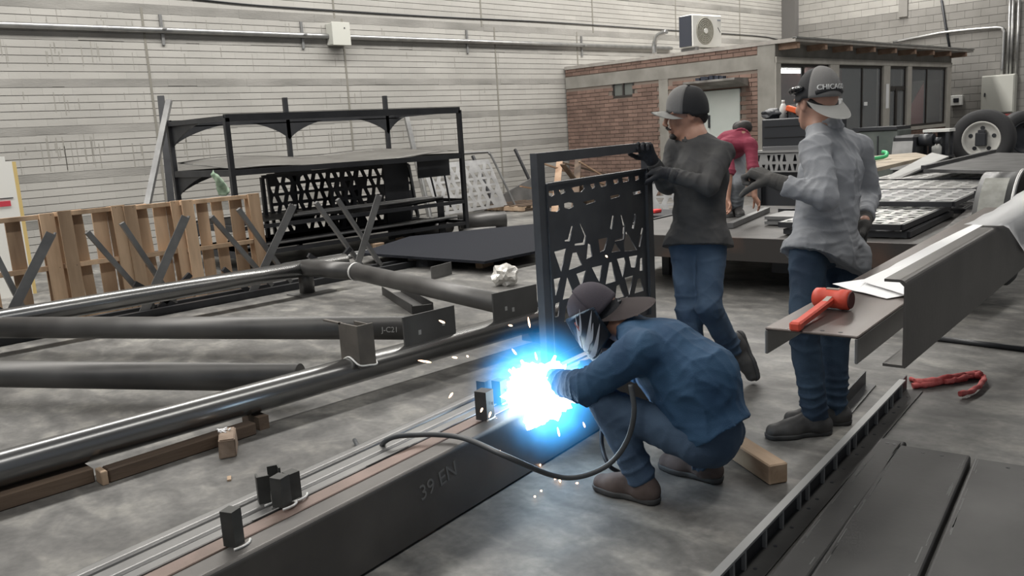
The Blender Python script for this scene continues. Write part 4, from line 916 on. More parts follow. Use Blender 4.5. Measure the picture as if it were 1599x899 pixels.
# ================================================================== FLATBED TRAILER and what lies on it
TA = R(6)
tl = thing('flatbed_trailer', 'low black flatbed trailer behind the standing men, loaded with cut panels', 'trailer', (6.78, 2.15, 0), rotz=TA)
DZ = .50
TLL, TW1, TW2, TX = 5.85, 3.3, 2.1, 2.7      # length, front width, rear width, length of the wide front
bm = bmesh.new(); prism(bm, [(0, 0), (TLL, 0), (TLL, TW2), (TX, TW2), (TX, TW1), (0, TW1)], .03, Matrix.Translation((0, 0, DZ-.03))); obj('deck', bm, mat('worn_deck', (.065, .063, .06), .6, .2, col2=(.115, .11, .105), scale=2.5, bump=.2, bscale=30), tl)
rb_ = mat('rusty_black_edge', (.05, .045, .042), .6, .3, col2=(.12, .07, .05), scale=2, contrast=(.5, .8))
bm = bmesh.new(); box(bm, (-.05, -.02, DZ-.19), (0, TW1+.02, DZ+.012)); obj('front_beam', bm, rb_, tl)
for x, w in ((1.3, TW1), (2.6, TW1), (4.2, TW2), (5.75, TW2)): bm = bmesh.new(); box(bm, (x-.04, .02, DZ-.17), (x+.04, w-.02, DZ-.031)); obj('cross_beam', bm, steel_black, tl)
bm = bmesh.new(); box(bm, (0, -.05, DZ-.18), (TLL, -.002, DZ+.012)); obj('side_beam', bm, steel_black, tl)
bm = bmesh.new(); box(bm, (0, TW1+.002, DZ-.18), (TX, TW1+.05, DZ+.012)); obj('side_beam', bm, steel_black, tl)
bm = bmesh.new(); box(bm, (.5, .45, .12), (5.7, 1.7, .32)); obj('chassis', bm, steel_black, tl)
for x in (.7, 2.4, 5.5):
    for y in ((.7, 2.9) if x < 2.6 else (.7, 1.6)): bm = bmesh.new(); bar(bm, (x, y, 0), (x, y, .32), .08, .08); obj('stand_leg', bm, steel_black, tl)
def TL_(x, y, z=0): return Vector((6.78+x*math.cos(TA)-y*math.sin(TA), 2.15+x*math.sin(TA)+y*math.cos(TA), z))
# wheel and fender
bm = bmesh.new(); n = 22; ro, ri = .50, .485; cx, cz = .30, .53; ya, yb = -.31, -.065
for k in range(n):
    a0, a1 = R(-10)+R(200)*k/n, R(-10)+R(200)*(k+1)/n
    for rr in (ro,):
        q = [(cx-rr*math.cos(a0), ya, cz+rr*math.sin(a0)), (cx-rr*math.cos(a1), ya, cz+rr*math.sin(a1)), (cx-rr*math.cos(a1), yb, cz+rr*math.sin(a1)), (cx-rr*math.cos(a0), yb, cz+rr*math.sin(a0))]
        f = bm.faces.new([bm.verts.new(v) for v in q]); f.smooth = True
bmesh.ops.remove_doubles(bm, verts=bm.verts[:], dist=1e-4); bmesh.ops.solidify(bm, geom=bm.faces[:], thickness=.012)
obj('fender', bm, mat('grey_fender', (.07, .072, .072), .45, .4, col2=(.11, .11, .11), scale=3), tl)
bm = bmesh.new(); tube(bm, [(cx-(ro+.008)*math.cos(R(-10)+R(200)*k/n), ya, cz+(ro+.008)*math.sin(R(-10)+R(200)*k/n)) for k in range(n+1)], .014, 8); obj('fender_rim', bm, galv, tl)
bm = bmesh.new()
G = []
for k in range(7):
    a0 = R(14)+R(52)*k/6; G.append([bm.verts.new((cx-(ro+.013)*math.cos(a0), y, cz+(ro+.013)*math.sin(a0))) for y in (ya+.05, yb-.035)])
for A, B in zip(G, G[1:]): bm.faces.new((A[0], B[0], B[1], A[1]))
bmesh.ops.solidify(bm, geom=bm.faces[:], thickness=.002); obj('label_sheet', bm, mat('grubby_label', (.50, .50, .46), .6, col2=(.66, .66, .62), scale=14), tl)
def wheel(parent, c, axis_rot, R_, w, hubm):
    bm = bmesh.new(); M = Matrix.Translation(c) @ axis_rot; n = 40
    prof = [(-w/2+.02, R_*.60), (-w/2, R_*.66), (-w/2, R_*.86), (-w/2+.03, R_*.97), (-w/4, R_), (w/4, R_), (w/2-.03, R_*.97), (w/2, R_*.86), (w/2, R_*.66), (w/2-.02, R_*.60), (0, R_*.57)]
    rings = [[bm.verts.new(M @ Vector((r_*math.cos(2*math.pi*k/n), r_*math.sin(2*math.pi*k/n), z))) for k in range(n)] for z, r_ in prof]
    for i in range(len(rings)):
        A, B = rings[i], rings[(i+1) % len(rings)]
        for k in range(n): f = bm.faces.new((A[k], A[(k+1) % n], B[(k+1) % n], B[k])); f.smooth = True
    bmesh.ops.recalc_face_normals(bm, faces=bm.faces[:]); tyre = obj('tire', bm, rubber, parent)
    bm = bmesh.new(); prof = [(w/2-.015, R_*.61), (w/2-.005, R_*.58), (w/2-.06, R_*.53), (w/2-.10, R_*.42), (w/2-.085, R_*.22), (w/2-.085, 0.001)]
    rings = [[bm.verts.new(M @ Vector((r_*math.cos(2*math.pi*k/n), r_*math.sin(2*math.pi*k/n), z))) for k in range(n)] for z, r_ in prof]
    for A, B in zip(rings, rings[1:]):
        for k in range(n): f = bm.faces.new((A[k], A[(k+1) % n], B[(k+1) % n], B[k])); f.smooth = True
    bmesh.ops.recalc_face_normals(bm, faces=bm.faces[:]); hub = obj('rim', bm, hubm, parent)
    bm = bmesh.new()
    for k in range(5):
        a = 2*math.pi*k/5+.3; bmesh.ops.create_cone(bm, cap_ends=True, segments=12, radius1=R_*.07, radius2=R_*.07, depth=.012, matrix=M @ Matrix.Translation((R_*.38*math.cos(a), R_*.38*math.sin(a), w/2-.09)))
    tag(obj('hand_hole', bm, black_pl, hub), kind='stuff')
    return hub
rim_white = mat('white_rim', (.52, .51, .48), .5, .1, col2=(.66, .65, .61), scale=6)
wheel(tl, (cx+.02, -.20, .50), Matrix.Rotation(R(90), 4, 'X'), .33, .17, mat('grey_rim', (.12, .12, .12), .5))
# rail frame beside the fender
rf = thing('rail_frame', 'black square tube rail standing before the trailer fender', 'rail', (0, 0, 0))
p1 = at(1526, 296, .80); p2 = at(1640, 300, .80)
bm = bmesh.new(); bar(bm, p1, p2, .035, .035); obj('rail', bm, steel_black, rf)
bm = bmesh.new(); bar(bm, (p1.x, p1.y, 0), (p1.x, p1.y, .79), .04, .04); obj('upright', bm, steel_black, rf)
bm = bmesh.new(); bar(bm, (p2.x, p2.y, 0), (p2.x, p2.y, .79), .04, .04); obj('upright', bm, steel_black, rf)
# cut panels stacked on the deck
def deck_panel(label, x, y, z, w, d, rz, m=perf_bright, seed=1, nx=11, ny=7, th=.045):
    t = thing('cut_gate_panel', label, 'panel', TL_(x, y, z), rotz=TA+R(rz))
    me = plate_mesh('cut_plate', [(0, 0), (d, 0), (d, w), (0, w)], holes_pattern(d, w, nx, ny, seed), .006)
    o = obj('cut_plate', me, m, t, (0, 0, th))
    for a, b in (((0, 0, th/2), (d, 0, th/2)), ((0, w, th/2), (d, w, th/2)), ((0, 0, th/2), (0, w, th/2)), ((d, 0, th/2), (d, w, th/2))):
        bm = bmesh.new(); bar(bm, a, b, .045, th); obj('frame_bar', bm, steel_black, t)
    return t
deck_panel('dark bottom panel of the front stack of cut panels on the trailer', .30, .48, DZ+.012, 1.0, 1.55, 1, perf_dark, 2)
deck_panel('topmost bright panel of the front stack of cut panels on the trailer', .26, .52, DZ+.075, 1.0, 1.55, 0, perf_bright, 4)
deck_panel('lower panel of the middle stack of cut panels on the trailer', 2.05, .45, DZ+.012, 1.2, 1.2, 2, perf_dark, 5)
deck_panel('topmost panel of the middle stack of cut panels on the trailer', 1.50, .42, DZ+.135, 1.25, 1.25, 1, perf_grey, 6)
deck_panel('third bright cut panel from the front, on the trailer', 3.25, .62, DZ+.10, 1.46, 1.2, 0, perf_bright, 7)
deck_panel('fourth bright cut panel, farthest back of those on the trailer deck', 4.70, .80, DZ+.10, 1.28, 1.1, 0, perf_bright, 8)
for x, l in ((1.95, 'dark spacer box under the middle panels on the trailer'), (3.5, 'dark spacer box under the third cut panel on the trailer'), (5.0, 'dark spacer box under the fourth cut panel on the trailer')):
    bm = bmesh.new(); box(bm, (0, 0, 0), (.08, 1.2, .085)); tag(obj('spacer_bar', bm, steel_black, None, TL_(x+.1 if x > 2 else 1.62, .9, DZ), (0, 0, TA)), l, 'steel bar')
for k, (a, b, l) in enumerate((((.05, .05), (1.6, .22), 'dark bar lying along the right edge of the trailer deck'), ((.1, .18), (1.9, .34), 'second dark bar along the right edge of the trailer deck'), ((1.7, .10), (3.4, .2), 'far dark bar near the trailer fender'))):
    A, B = TL_(*a, DZ+.035), TL_(*b, DZ+.035); bm = bmesh.new(); bar(bm, A, B, .09, .06); tag(obj('steel_bar', bm, mat('worn_bar_%d' % k, (.08, .078, .075), .55, .5, col2=(.2, .19, .18), scale=6, contrast=(.5, .7))), l, 'steel bar')
q = [at(1442, 264, .77), at(1640, 268, .77), at(1640, 240, .77), at(1552, 238, .77)]
ck = thing('checker_sheet', 'large dark patterned steel sheet at the far end of the trailer', 'steel sheet', (0, 0, .73))
bm = bmesh.new(); prism(bm, [(p.x, p.y) for p in q], .04); obj('sheet', bm, mat('patterned_dark_sheet', (.06, .06, .062), .5, .4, col2=(.13, .13, .13), scale=3), ck)
bm = bmesh.new(); bar(bm, (q[0].x, q[0].y, .06), (q[3].x, q[3].y, .06), .06, .05); obj('edge_rail', bm, steel_black, ck)
for (x, y, z0) in ((11.15, 2.85, DZ+.002), (12.95, 4.15, 0), (14.2, 3.5, 0), (14.8, 4.25, 0)):
    bm = bmesh.new(); bar(bm, (x, y, z0-.73), (x, y, 0), .06, .06); obj('leg', bm, steel_black, ck)
# long grey plate and plank bench
q = [at(1340, 302, .54), at(1362, 300, .54), at(1482, 246, .80), at(1455, 240, .80)]
bm = bmesh.new(); A = [bm.verts.new(p) for p in q]; B = [bm.verts.new(p+Vector((0, 0, .02))) for p in q]; bm.faces.new(A[::-1]); bm.faces.new(B)
for i in range(4): bm.faces.new((A[i], A[(i+1) % 4], B[(i+1) % 4], B[i]))
bmesh.ops.recalc_face_normals(bm, faces=bm.faces[:])
tag(obj('grey_plate', bm, mat('light_grey_plate', (.22, .22, .215), .5, .4, col2=(.28, .28, .27), scale=3)), 'long light grey plate propped beside the plank bench, behind the grey-shirted man', 'steel sheet')
pb = thing('plank_bench', 'low bench with a tan plank top left of the truck wheel', 'bench', (0, 0, 0))
q = [at(1330, 267, .76), at(1352, 266, .76), at(1452, 243, .76), at(1430, 238, .76), at(1330, 246, .76)]
bm = bmesh.new(); prism(bm, [(p.x, p.y) for p in q], .05, Matrix.Translation((0, 0, .71))); obj('top', bm, mat('tan_plank', (.28, .235, .18), .7, col2=(.45, .38, .29), scale=2), pb)
for p in q[:4]: bm = bmesh.new(); c = (q[0]+q[2])/2; pp = p+(c-p)*.12; bar(bm, (pp.x, pp.y, 0), (pp.x, pp.y, .71), .07, .07); obj('leg', bm, steel_black, pb)
bm = bmesh.new(); tube(bm, spline([at(1352, 250, .79), at(1362, 248, .80), at(1375, 246, .80), at(1384, 243, .82), at(1384, 238, .86), at(1378, 237, .87)], 6), .03, 8); tag(obj('green_hose', bm, mat('green_plastic', (.04, .42, .16), .5)), 'bright green bent hose on the tan plank bench', 'hose')
def grounded(name, label, cat, px0, py0, px1, py1, X, depth, m, base=0.0, bev=.02, parts=None):
    a, b = atx(px0, py0, X), atx(px1, py1, X)
    t = thing(name, label, cat, (X, min(a.y, b.y), base)); w = abs(a.y-b.y); h = max(a.z, b.z)-base; h0 = min(a.z, b.z)-base
    return t, w, h, h0
# work cabinet with the black screen-like box
t, w, h, h0 = grounded('workbench', 'dark workbench with a bright top edge behind the grey-shirted man', 'workbench', 1178, 236, 1300, 236, 10.2, 1, None)
zt = 1.10
bm = bmesh.new(); box(bm, (-.02, 0, zt-.03), (.75, w, zt)); obj('top', bm, mat('bench_top_edge', (.45, .45, .45), .3, .7), t)
me = plate_mesh('perforated_front', [(0, 0), (w-.04, 0), (w-.04, .24), (0, .24)], holes_pattern(w-.04, .24, 14, 2, 9), .01); o = obj('perforated_front', me, perf_grey, t, (.01, .02, zt-.28), (R(90), 0, R(90)))
bm = bmesh.new(); box(bm, (.1, .05, .25), (.7, w-.05, zt-.03)); obj('cabinet', bm, black_pl, t)
for y in (.03, w-.08):
    for x in (.02, .66): bm = bmesh.new(); box(bm, (x, y, 0), (x+.05, y+.05, zt-.03)); obj('leg', bm, steel_black, t)
a, b = atx(1189, 186, 10.25), atx(1300, 228, 10.25)
bx = thing('tool_box', 'large black tool box with an open lid on the workbench behind the grey-shirted man', 'tool box', (10.25, b.y, zt)); w = a.y-b.y; h = 1.50-zt
bm = bmesh.new(); box(bm, (0, 0, 0), (.4, w, h), bev=.015); obj('body', bm, black_pl, bx)
bm = bmesh.new(); box(bm, (-.02, .02, .0), (0, w-.02, .05), bev=.004); obj('front_strip', bm, mat('grey_strip', (.12, .12, .125), .4), bx)
for z in (.16, .3): bm = bmesh.new(); box(bm, (-.012, .04, z), (.0, w-.04, z+.008)); obj('drawer_line', bm, mat('seam_black', (.012, .012, .014), .5), bx)
p = atx(1223, 172, 10.4); bt = thing('plastic_bottle', 'white plastic spray bottle on top of the black tool box', 'bottle', (10.4, p.y, 1.50))
bm = bmesh.new(); tube(bm, [(0, 0, 0), (0, 0, .12), (0, 0, .16), (0, 0, .19)], .05, 14, radii=[.05, .05, .035, .018]); obj('body', bm, mat('milky_plastic', (.62, .62, .60), .4), bt)
bm = bmesh.new(); tube(bm, [(0, 0, .19), (0, 0, .23)], .02, 10); obj('cap', bm, white_paint, bt)
p = atx(1240, 185, 10.35); dr = thing('power_drill', 'orange and black power drill on top of the black tool box', 'drill', (10.35, p.y, 1.51))
bm = bmesh.new(); bar(bm, (0, .10, .12), (0, -.08, .06), .07, .07, bev=.012); obj('body', bm, mat('orange_plastic', (.75, .12, .03), .45), dr)
bm = bmesh.new(); bar(bm, (0, .03, .09), (0, .0, .0), .045, .05, bev=.008); box(bm, (-.035, -.05, -.01), (.035, .06, .03)); obj('grip', bm, black_pl, dr)
crumple('dark_rag', .10, (1, 1.6, .7), black_pl, 'black rag heap on the left half of the black tool box', 'rag', atx(1207, 182, 10.4)*1.0 - Vector((0, 0, 0)) + Vector((0, 0, .0)), amp=.4)
bpy.data.objects['dark_rag'].location = (10.4, atx(1207, 182, 10.4).y, 1.56)
crumple('dark_rag', .09, (1, 1.4, .9), mat('grey_rag', (.07, .065, .06), .9), 'dark grey rag heap behind the orange drill on the tool box', 'rag', Vector((10.5, atx(1238, 178, 10.5).y, 1.575)), amp=.4)
# green-grey cabinet and black machine in front of the office
t, w, h, h0 = grounded('metal_cabinet', 'dull green-grey metal cabinet before the office windows', 'cabinet', 1340, 205, 1402, 250, 16.0, 1, None)
bm = bmesh.new(); box(bm, (0, 0, .05), (.6, w, h), bev=.02); obj('body', bm, mat('green_grey_enamel', (.07, .085, .08), .55, col2=(.13, .145, .135), scale=2), t)
bm = bmesh.new(); box(bm, (-.03, .02, h), (.62, w+.1, h+.06)); obj('top', bm, black_pl, t)
for y in (.02, w-.1): bm = bmesh.new(); box(bm, (.03, y, 0), (.57, y+.08, .05)); obj('foot', bm, black_pl, t)
bm = bmesh.new(); box(bm, (-.015, w*.5-.01, .15), (.0, w*.5+.01, h-.1)); obj('door_seam', bm, black_pl, t)
t, w, h, h0 = grounded('compressor', 'small black machine with a grey front beside the green-grey cabinet', 'machine', 1394, 212, 1428, 245, 15.9, 1, None)
bm = bmesh.new(); box(bm, (0, 0, .3), (.5, w, h), bev=.04); obj('body', bm, steel_black, t)
bm = bmesh.new(); bar(bm, (-.12, w*.5, .45), (-.02, w*.5, .95), w*.9, .03, up=(1, 0, 0)); obj('front_plate', bm, steel_grey, t)
bm = bmesh.new(); tube(bm, [(.2, -.02, h-.1), (.2, -.25, h-.1)], .11, 14); tube(bm, [(.2, -.25, h-.12), (.2, -.38, h-.12)], .06, 10); obj('motor', bm, black_pl, t)
for y in (.03, w-.08): bm = bmesh.new(); box(bm, (.05, y, 0), (.45, y+.06, .3)); obj('leg', bm, steel_black, t)
# white shelf with bottles left of the wheel
a, b = atx(1441, 200, 16.3), atx(1494, 203, 16.3)
t = thing('white_shelf_table', 'narrow white-topped table with bottles beneath, left of the truck wheel', 'table', (16.3, b.y+.12, 0)); w = a.y-b.y-.12; zt = (a.z+b.z)/2
bm = bmesh.new(); box(bm, (0, 0, zt-.05), (.3, w, zt)); obj('top', bm, white_paint, t)
bm = bmesh.new(); box(bm, (.0, .0, zt*.55), (.3, w*.62, zt*.58)); obj('shelf', bm, black_pl, t)
for y in (.02, w-.07):
    for x in (.02, .24): bm = bmesh.new(); box(bm, (x, y, 0), (x+.05, y+.05, zt-.05)); obj('leg', bm, black_pl, t)
bm = bmesh.new(); box(bm, (.24, .08, .1), (.26, w*.62, zt-.06)); obj('back_sheet', bm, black_pl, t)
for k, (yy, l) in enumerate(((.55, 'white bottle under the white-topped table, nearest the wheel'), (.72, 'white bottle under the white-topped table, farther from the wheel'))):
    bm = bmesh.new(); tube(bm, [(0, 0, 0), (0, 0, .16), (0, 0, .2), (0, 0, .27)], .05, 10, radii=[.055, .055, .02, .018]); tag(obj('plastic_bottle', bm, white_paint, None, (16.37, b.y+.12+w*yy*.8, zt*.58)), l, 'bottle')
# spare truck wheels
pw = EYEV + ray(1535, 217)*15.5
sw = thing('truck_wheel', 'large truck wheel with a white rim standing upright behind the trailer load', 'wheel', (pw.x, pw.y, pw.z))
toc = (EYEV-pw); toc.z = 0; toc.normalize(); Mx = toc.to_track_quat('Z', 'Y').to_matrix().to_4x4() @ Matrix.Rotation(R(-14), 4, 'Y')
hub = wheel(sw, (0, 0, 0), Mx, .53, .30, rim_white)
sw.scale = (1, 1, 1)
bm = bmesh.new(); M_ = Mx; cbox(bm, (0, 0, .12), (.18, .24, .12), M_, bev=.015); cbox(bm, (.01, .12, .12), (.12, .1, .11), M_, bev=.01); obj('hub_block', bm, black_pl, sw)
for k, a in enumerate((.5, 2.2, 3.9, 5.4)):
    bm = bmesh.new(); bmesh.ops.create_cone(bm, cap_ends=True, segments=8, radius1=.016, radius2=.016, depth=.02, matrix=M_ @ Matrix.Translation((.12*math.cos(a), .12*math.sin(a), .055))); obj('wheel_nut', bm, rim_white, sw)
pw2 = EYEV + ray(1598, 214)*16.2
s2 = thing('truck_wheel', 'second dark truck wheel cut by the right picture edge', 'wheel', (pw2.x, pw2.y, pw2.z)); wheel(s2, (0, 0, 0), toc.to_track_quat('Z', 'Y').to_matrix().to_4x4() @ Matrix.Rotation(R(25), 4, 'Y'), .50, .3, black_pl)
sd = thing('wheel_cradle', 'black steel cradle table the truck wheels stand on', 'cradle', (pw.x, pw.y-.5, 0)); zt = pw.z-.54
bm = bmesh.new(); box(bm, (-.4, -1.3, zt-.08), (.9, .95, zt)); obj('top', bm, steel_black, sd)
for x in (-.3, .8):
    for y in (-1.2, .85): bm = bmesh.new(); box(bm, (x-.05, y-.05, 0), (x+.05, y+.05, zt-.08)); obj('leg', bm, steel_black, sd)
a = EYEV + ray(1572, 182)*18.5
bm = bmesh.new(); bar(bm, a, a+Vector((1.3, -1.35, .02)), .18, .12); o = tag(obj('red_frame_beam', bm, mat('red_paint', (.35, .05, .05), .6, col2=(.18, .04, .04), scale=5)), 'red painted steel beam above the second truck wheel', 'steel beam')
bm = bmesh.new(); e = a+Vector((1.2, -1.25, 0)); bar(bm, (a.x+.12, a.y-.12, 0), (a.x+.12, a.y-.12, a.z-.06), .1, .1); bar(bm, (e.x, e.y, 0), (e.x, e.y, e.z-.06), .1, .1); tag(obj('beam_stand', bm, steel_black), 'black stand under the red beam at the right edge', 'stand', kind='stuff')
# things glimpsed between gate panel and the man
rc = at(1024, 330, .28)
perf_panel('cut_gate_panel', 'grey cut panel leaning behind the capped man, right of the upright gate', 1.3, .62, 8, 5, (rc.x+.75, rc.y+.95, .02), (R(72), 0, R(-50)), perf_grey, steel_black, seed=11)
bm = bmesh.new(); box(bm, (-.25, -.35, 0), (.45, .25, .26), bev=.01); tag(obj('dark_case', bm, black_pl, None, (rc.x, rc.y, .0)), 'low dark case on the floor behind the capped man', 'case')
bm = bmesh.new(); box(bm, (0, 0, 0), (.16, .10, .05), bev=.01); tag(obj('red_case', bm, mat('red_plastic', (.7, .05, .05), .4), None, (rc.x-.08, rc.y-.05, .261)), 'small bright red case lying on the low dark case', 'case')
# ================================================================== FIGURES: implicit surfaces turned into one continuous mesh
class Shape:
    def __init__(s): s.p = []
    def cone(s, a, b, ra, rb, k=.025, flat=None):
        s.p.append(('c', np.array(a, float), np.array(b, float), ra, rb, k, flat)); return s
    def ell(s, c, ax, rad, k=.02, sub=False):
        s.p.append(('e', np.array(c, float), np.array([list(v) for v in ax], float), np.array(rad, float), k, sub)); return s
    def cut(s, p, n, box_r):
        """remove what lies on the side n points to, within box_r of p"""
        s.p.append(('k', np.array(p, float), np.array(n, float)/np.linalg.norm(n), box_r)); return s
    def bounds(s):
        lo = np.full(3, 1e9); hi = -lo
        for q in s.p:
            if q[0] == 'c':
                r = max(q[3], q[4])*(q[6][1] if q[6] else 1)
                for v in (q[1], q[2]): lo = np.minimum(lo, v-r); hi = np.maximum(hi, v+r)
            elif q[0] == 'e' and not q[5]:
                r = q[3].max(); lo = np.minimum(lo, q[1]-r); hi = np.maximum(hi, q[1]+r)
        return lo-.02, hi+.02
    def mesh(s, name, h, fold=None):
        lo, hi = s.bounds(); n = np.ceil((hi-lo)/h).astype(int)+1
        F = np.full(n, .2, np.float32)
        xs = [lo[i]+h*np.arange(n[i]) for i in range(3)]
        for q in s.p:
            if q[0] == 'c':
                m = q[5]+3*h; r = max(q[3], q[4])*(q[6][1] if q[6] else 1)+m
                a_, b_ = np.minimum(q[1], q[2])-r, np.maximum(q[1], q[2])+r
            elif q[0] == 'e': r = q[3].max()+q[4]+3*h; a_, b_ = q[1]-r, q[1]+r
            else: a_, b_ = q[1]-q[3], q[1]+q[3]
            i0 = np.maximum(np.floor((a_-lo)/h).astype(int), 0); i1 = np.minimum(np.ceil((b_-lo)/h).astype(int)+1, n)
            if (i1 <= i0).any(): continue
            sl = tuple(slice(i0[i], i1[i]) for i in range(3))
            P = np.stack(np.meshgrid(*[xs[i][sl[i]] for i in range(3)], indexing='ij'), -1)
            if q[0] == 'c':
                ba = q[2]-q[1]; t = np.clip(((P-q[1])@ba)/max(ba@ba, 1e-9), 0, 1); d = P-q[1]-t[..., None]*ba
                if q[6]:
                    sd = np.array(q[6][0], float); sd /= np.linalg.norm(sd); c = d@sd; d = d-c[..., None]*sd*(1-1/q[6][1])
                D = np.sqrt((d*d).sum(-1))-(q[3]+(q[4]-q[3])*t); k = q[5]; sub = False
            elif q[0] == 'e':
                L = (P-q[1])@q[2].T; k0 = np.sqrt(((L/q[3])**2).sum(-1)); k1 = np.sqrt(((L/q[3]**2)**2).sum(-1))+1e-9
                D = k0*(k0-1)/k1; k = q[4]; sub = q[5]
            else:
                D = (P-q[1])@q[2]; G = F[sl]; F[sl] = np.maximum(G, D); continue
            G = F[sl]
            if sub:
                hh = np.clip(.5-.5*(G+D)/k, 0, 1); F[sl] = G+(-D-G)*hh+k*hh*(1-hh)
            else:
                hh = np.clip(.5+.5*(G-D)/k, 0, 1); F[sl] = G+(D-G)*hh-k*hh*(1-hh)
        V, Q = surface_net(F, lo, h)
        me = bpy.data.meshes.new(name); me.vertices.add(len(V)); me.vertices.foreach_set('co', V.astype(np.float32).ravel())
        me.loops.add(len(Q)*4); me.loops.foreach_set('vertex_index', Q.astype(np.int32).ravel())
        me.polygons.add(len(Q)); me.polygons.foreach_set('loop_start', np.arange(0, len(Q)*4, 4, dtype=np.int32))
        me.update(calc_edges=True); me.validate()
        if fold is not None:
            N = np.empty(len(me.vertices)*3, np.float32); me.vertex_normals.foreach_get('vector', N); N = N.reshape(-1, 3)
            V = np.empty(len(me.vertices)*3, np.float32); me.vertices.foreach_get('co', V); V = V.reshape(-1, 3)
            V = V+N*fold(V)[:, None]; me.vertices.foreach_set('co', V.astype(np.float32).ravel()); me.update()
        me.shade_smooth(); return me
def surface_net(F, lo, h):
    S = F < 0
    C = np.zeros(tuple(d-1 for d in F.shape), np.int8)
    for dx in (0, 1):
        for dy in (0, 1):
            for dz in (0, 1): C += S[dx:F.shape[0]-1+dx, dy:F.shape[1]-1+dy, dz:F.shape[2]-1+dz]
    idx = np.argwhere((C > 0) & (C < 8)); num = np.full(C.shape, -1, np.int64); num[tuple(idx.T)] = np.arange(len(idx))
    acc = np.zeros((len(idx), 3)); cnt = np.zeros(len(idx))
    for ax in range(3):
        o1, o2 = [i for i in range(3) if i != ax]
        for u in (0, 1):
            for v in (0, 1):
                a = idx.copy(); a[:, o1] += u; a[:, o2] += v; b = a.copy(); b[:, ax] += 1
                fa = F[tuple(a.T)]; fb = F[tuple(b.T)]; m = (fa < 0) != (fb < 0)
                t = fa[m]/(fa[m]-fb[m]); p = a[m].astype(float); p[:, ax] += t; acc[m] += p; cnt[m] += 1
    V = lo+h*acc/cnt[:, None]; quads = []
    for ax in range(3):
        o1, o2 = [(1, 2), (2, 0), (0, 1)][ax]
        s0 = [slice(None)]*3; s1 = [slice(None)]*3; s0[ax] = slice(0, -1); s1[ax] = slice(1, None)
        A = S[tuple(s0)]; B = S[tuple(s1)]; e = np.argwhere(A != B); e = e[(e[:, o1] > 0) & (e[:, o2] > 0) & (e[:, o1] < F.shape[o1]-1) & (e[:, o2] < F.shape[o2]-1)]
        inside = A[tuple(e.T)]
        def cell(d1, d2): c = e.copy(); c[:, o1] -= d1; c[:, o2] -= d2; return num[tuple(c.T)]
        q = np.stack([cell(1, 1), cell(0, 1), cell(0, 0), cell(1, 0)], 1); q[~inside] = q[~inside][:, ::-1]; quads.append(q)
    return V, np.concatenate(quads)
_ng = np.random.RandomState(5).rand(32, 32, 32)
def vnoise(P):
    """smooth value noise, numpy"""
    P = P % 32; i = np.floor(P).astype(int); f = P-i; f = f*f*(3-2*f); i %= 32; j = (i+1) % 32; r = 0
    for dx in (0, 1):
        for dy in (0, 1):
            for dz in (0, 1):
                w = (f[:, 0] if dx else 1-f[:, 0])*(f[:, 1] if dy else 1-f[:, 1])*(f[:, 2] if dz else 1-f[:, 2])
                r = r+w*_ng[(j if dx else i)[:, 0], (j if dy else i)[:, 1], (j if dz else i)[:, 2]]
    return r*2-1
def folds(rules, base=.003, seed=0.0, freq=9):
    """rules: (centre, axis across which the folds run, wavelength, amplitude, reach)"""
    def f(V):
        w = vnoise(V*freq+seed)*base+vnoise(V*freq*2.3+seed+7)*base*.5
        if base > .0025:
            for an, o_, kk in (((16, 5, 3), 2.0, 1.0), ((5, 15, 4), 9.0, .8), ((9, 9, 17), 5.0, .55)):
                U = np.stack([V[:, 0]*an[0]+V[:, 2]*an[1]*.5, V[:, 1]*an[1]-V[:, 2]*an[0]*.3, V[:, 2]*an[2]+V[:, 0]*2], 1)+seed+o_
                w = w+base*kk*((1-np.abs(vnoise(U))*1.6).clip(-1, 1)**3*.9-.25)
        for c, ax, lam, amp, reach in rules:
            ax = np.array(ax, float); ax /= np.linalg.norm(ax); d = V-np.array(c); g = np.exp(-(d*d).sum(1)/reach**2)
            ph = (d@ax)/lam*1.5*np.pi+vnoise(V*5+seed)*4.5+vnoise(V*11+seed+3)*1.8; r = 1-np.abs(np.sin(ph*.5)); w = w+g*amp*.85*(r**1.8*2-.8)*(.55+.75*vnoise(V*7+seed+11))
        return w
    return f
def nrm(v): v = np.array(v, float); return v/np.linalg.norm(v)
def frame_of(f, up=(0, 0, 1)):
    f = nrm(f); s = nrm(np.cross(f, up)); u = np.cross(s, f); return f, s, u     # forward, right side, up
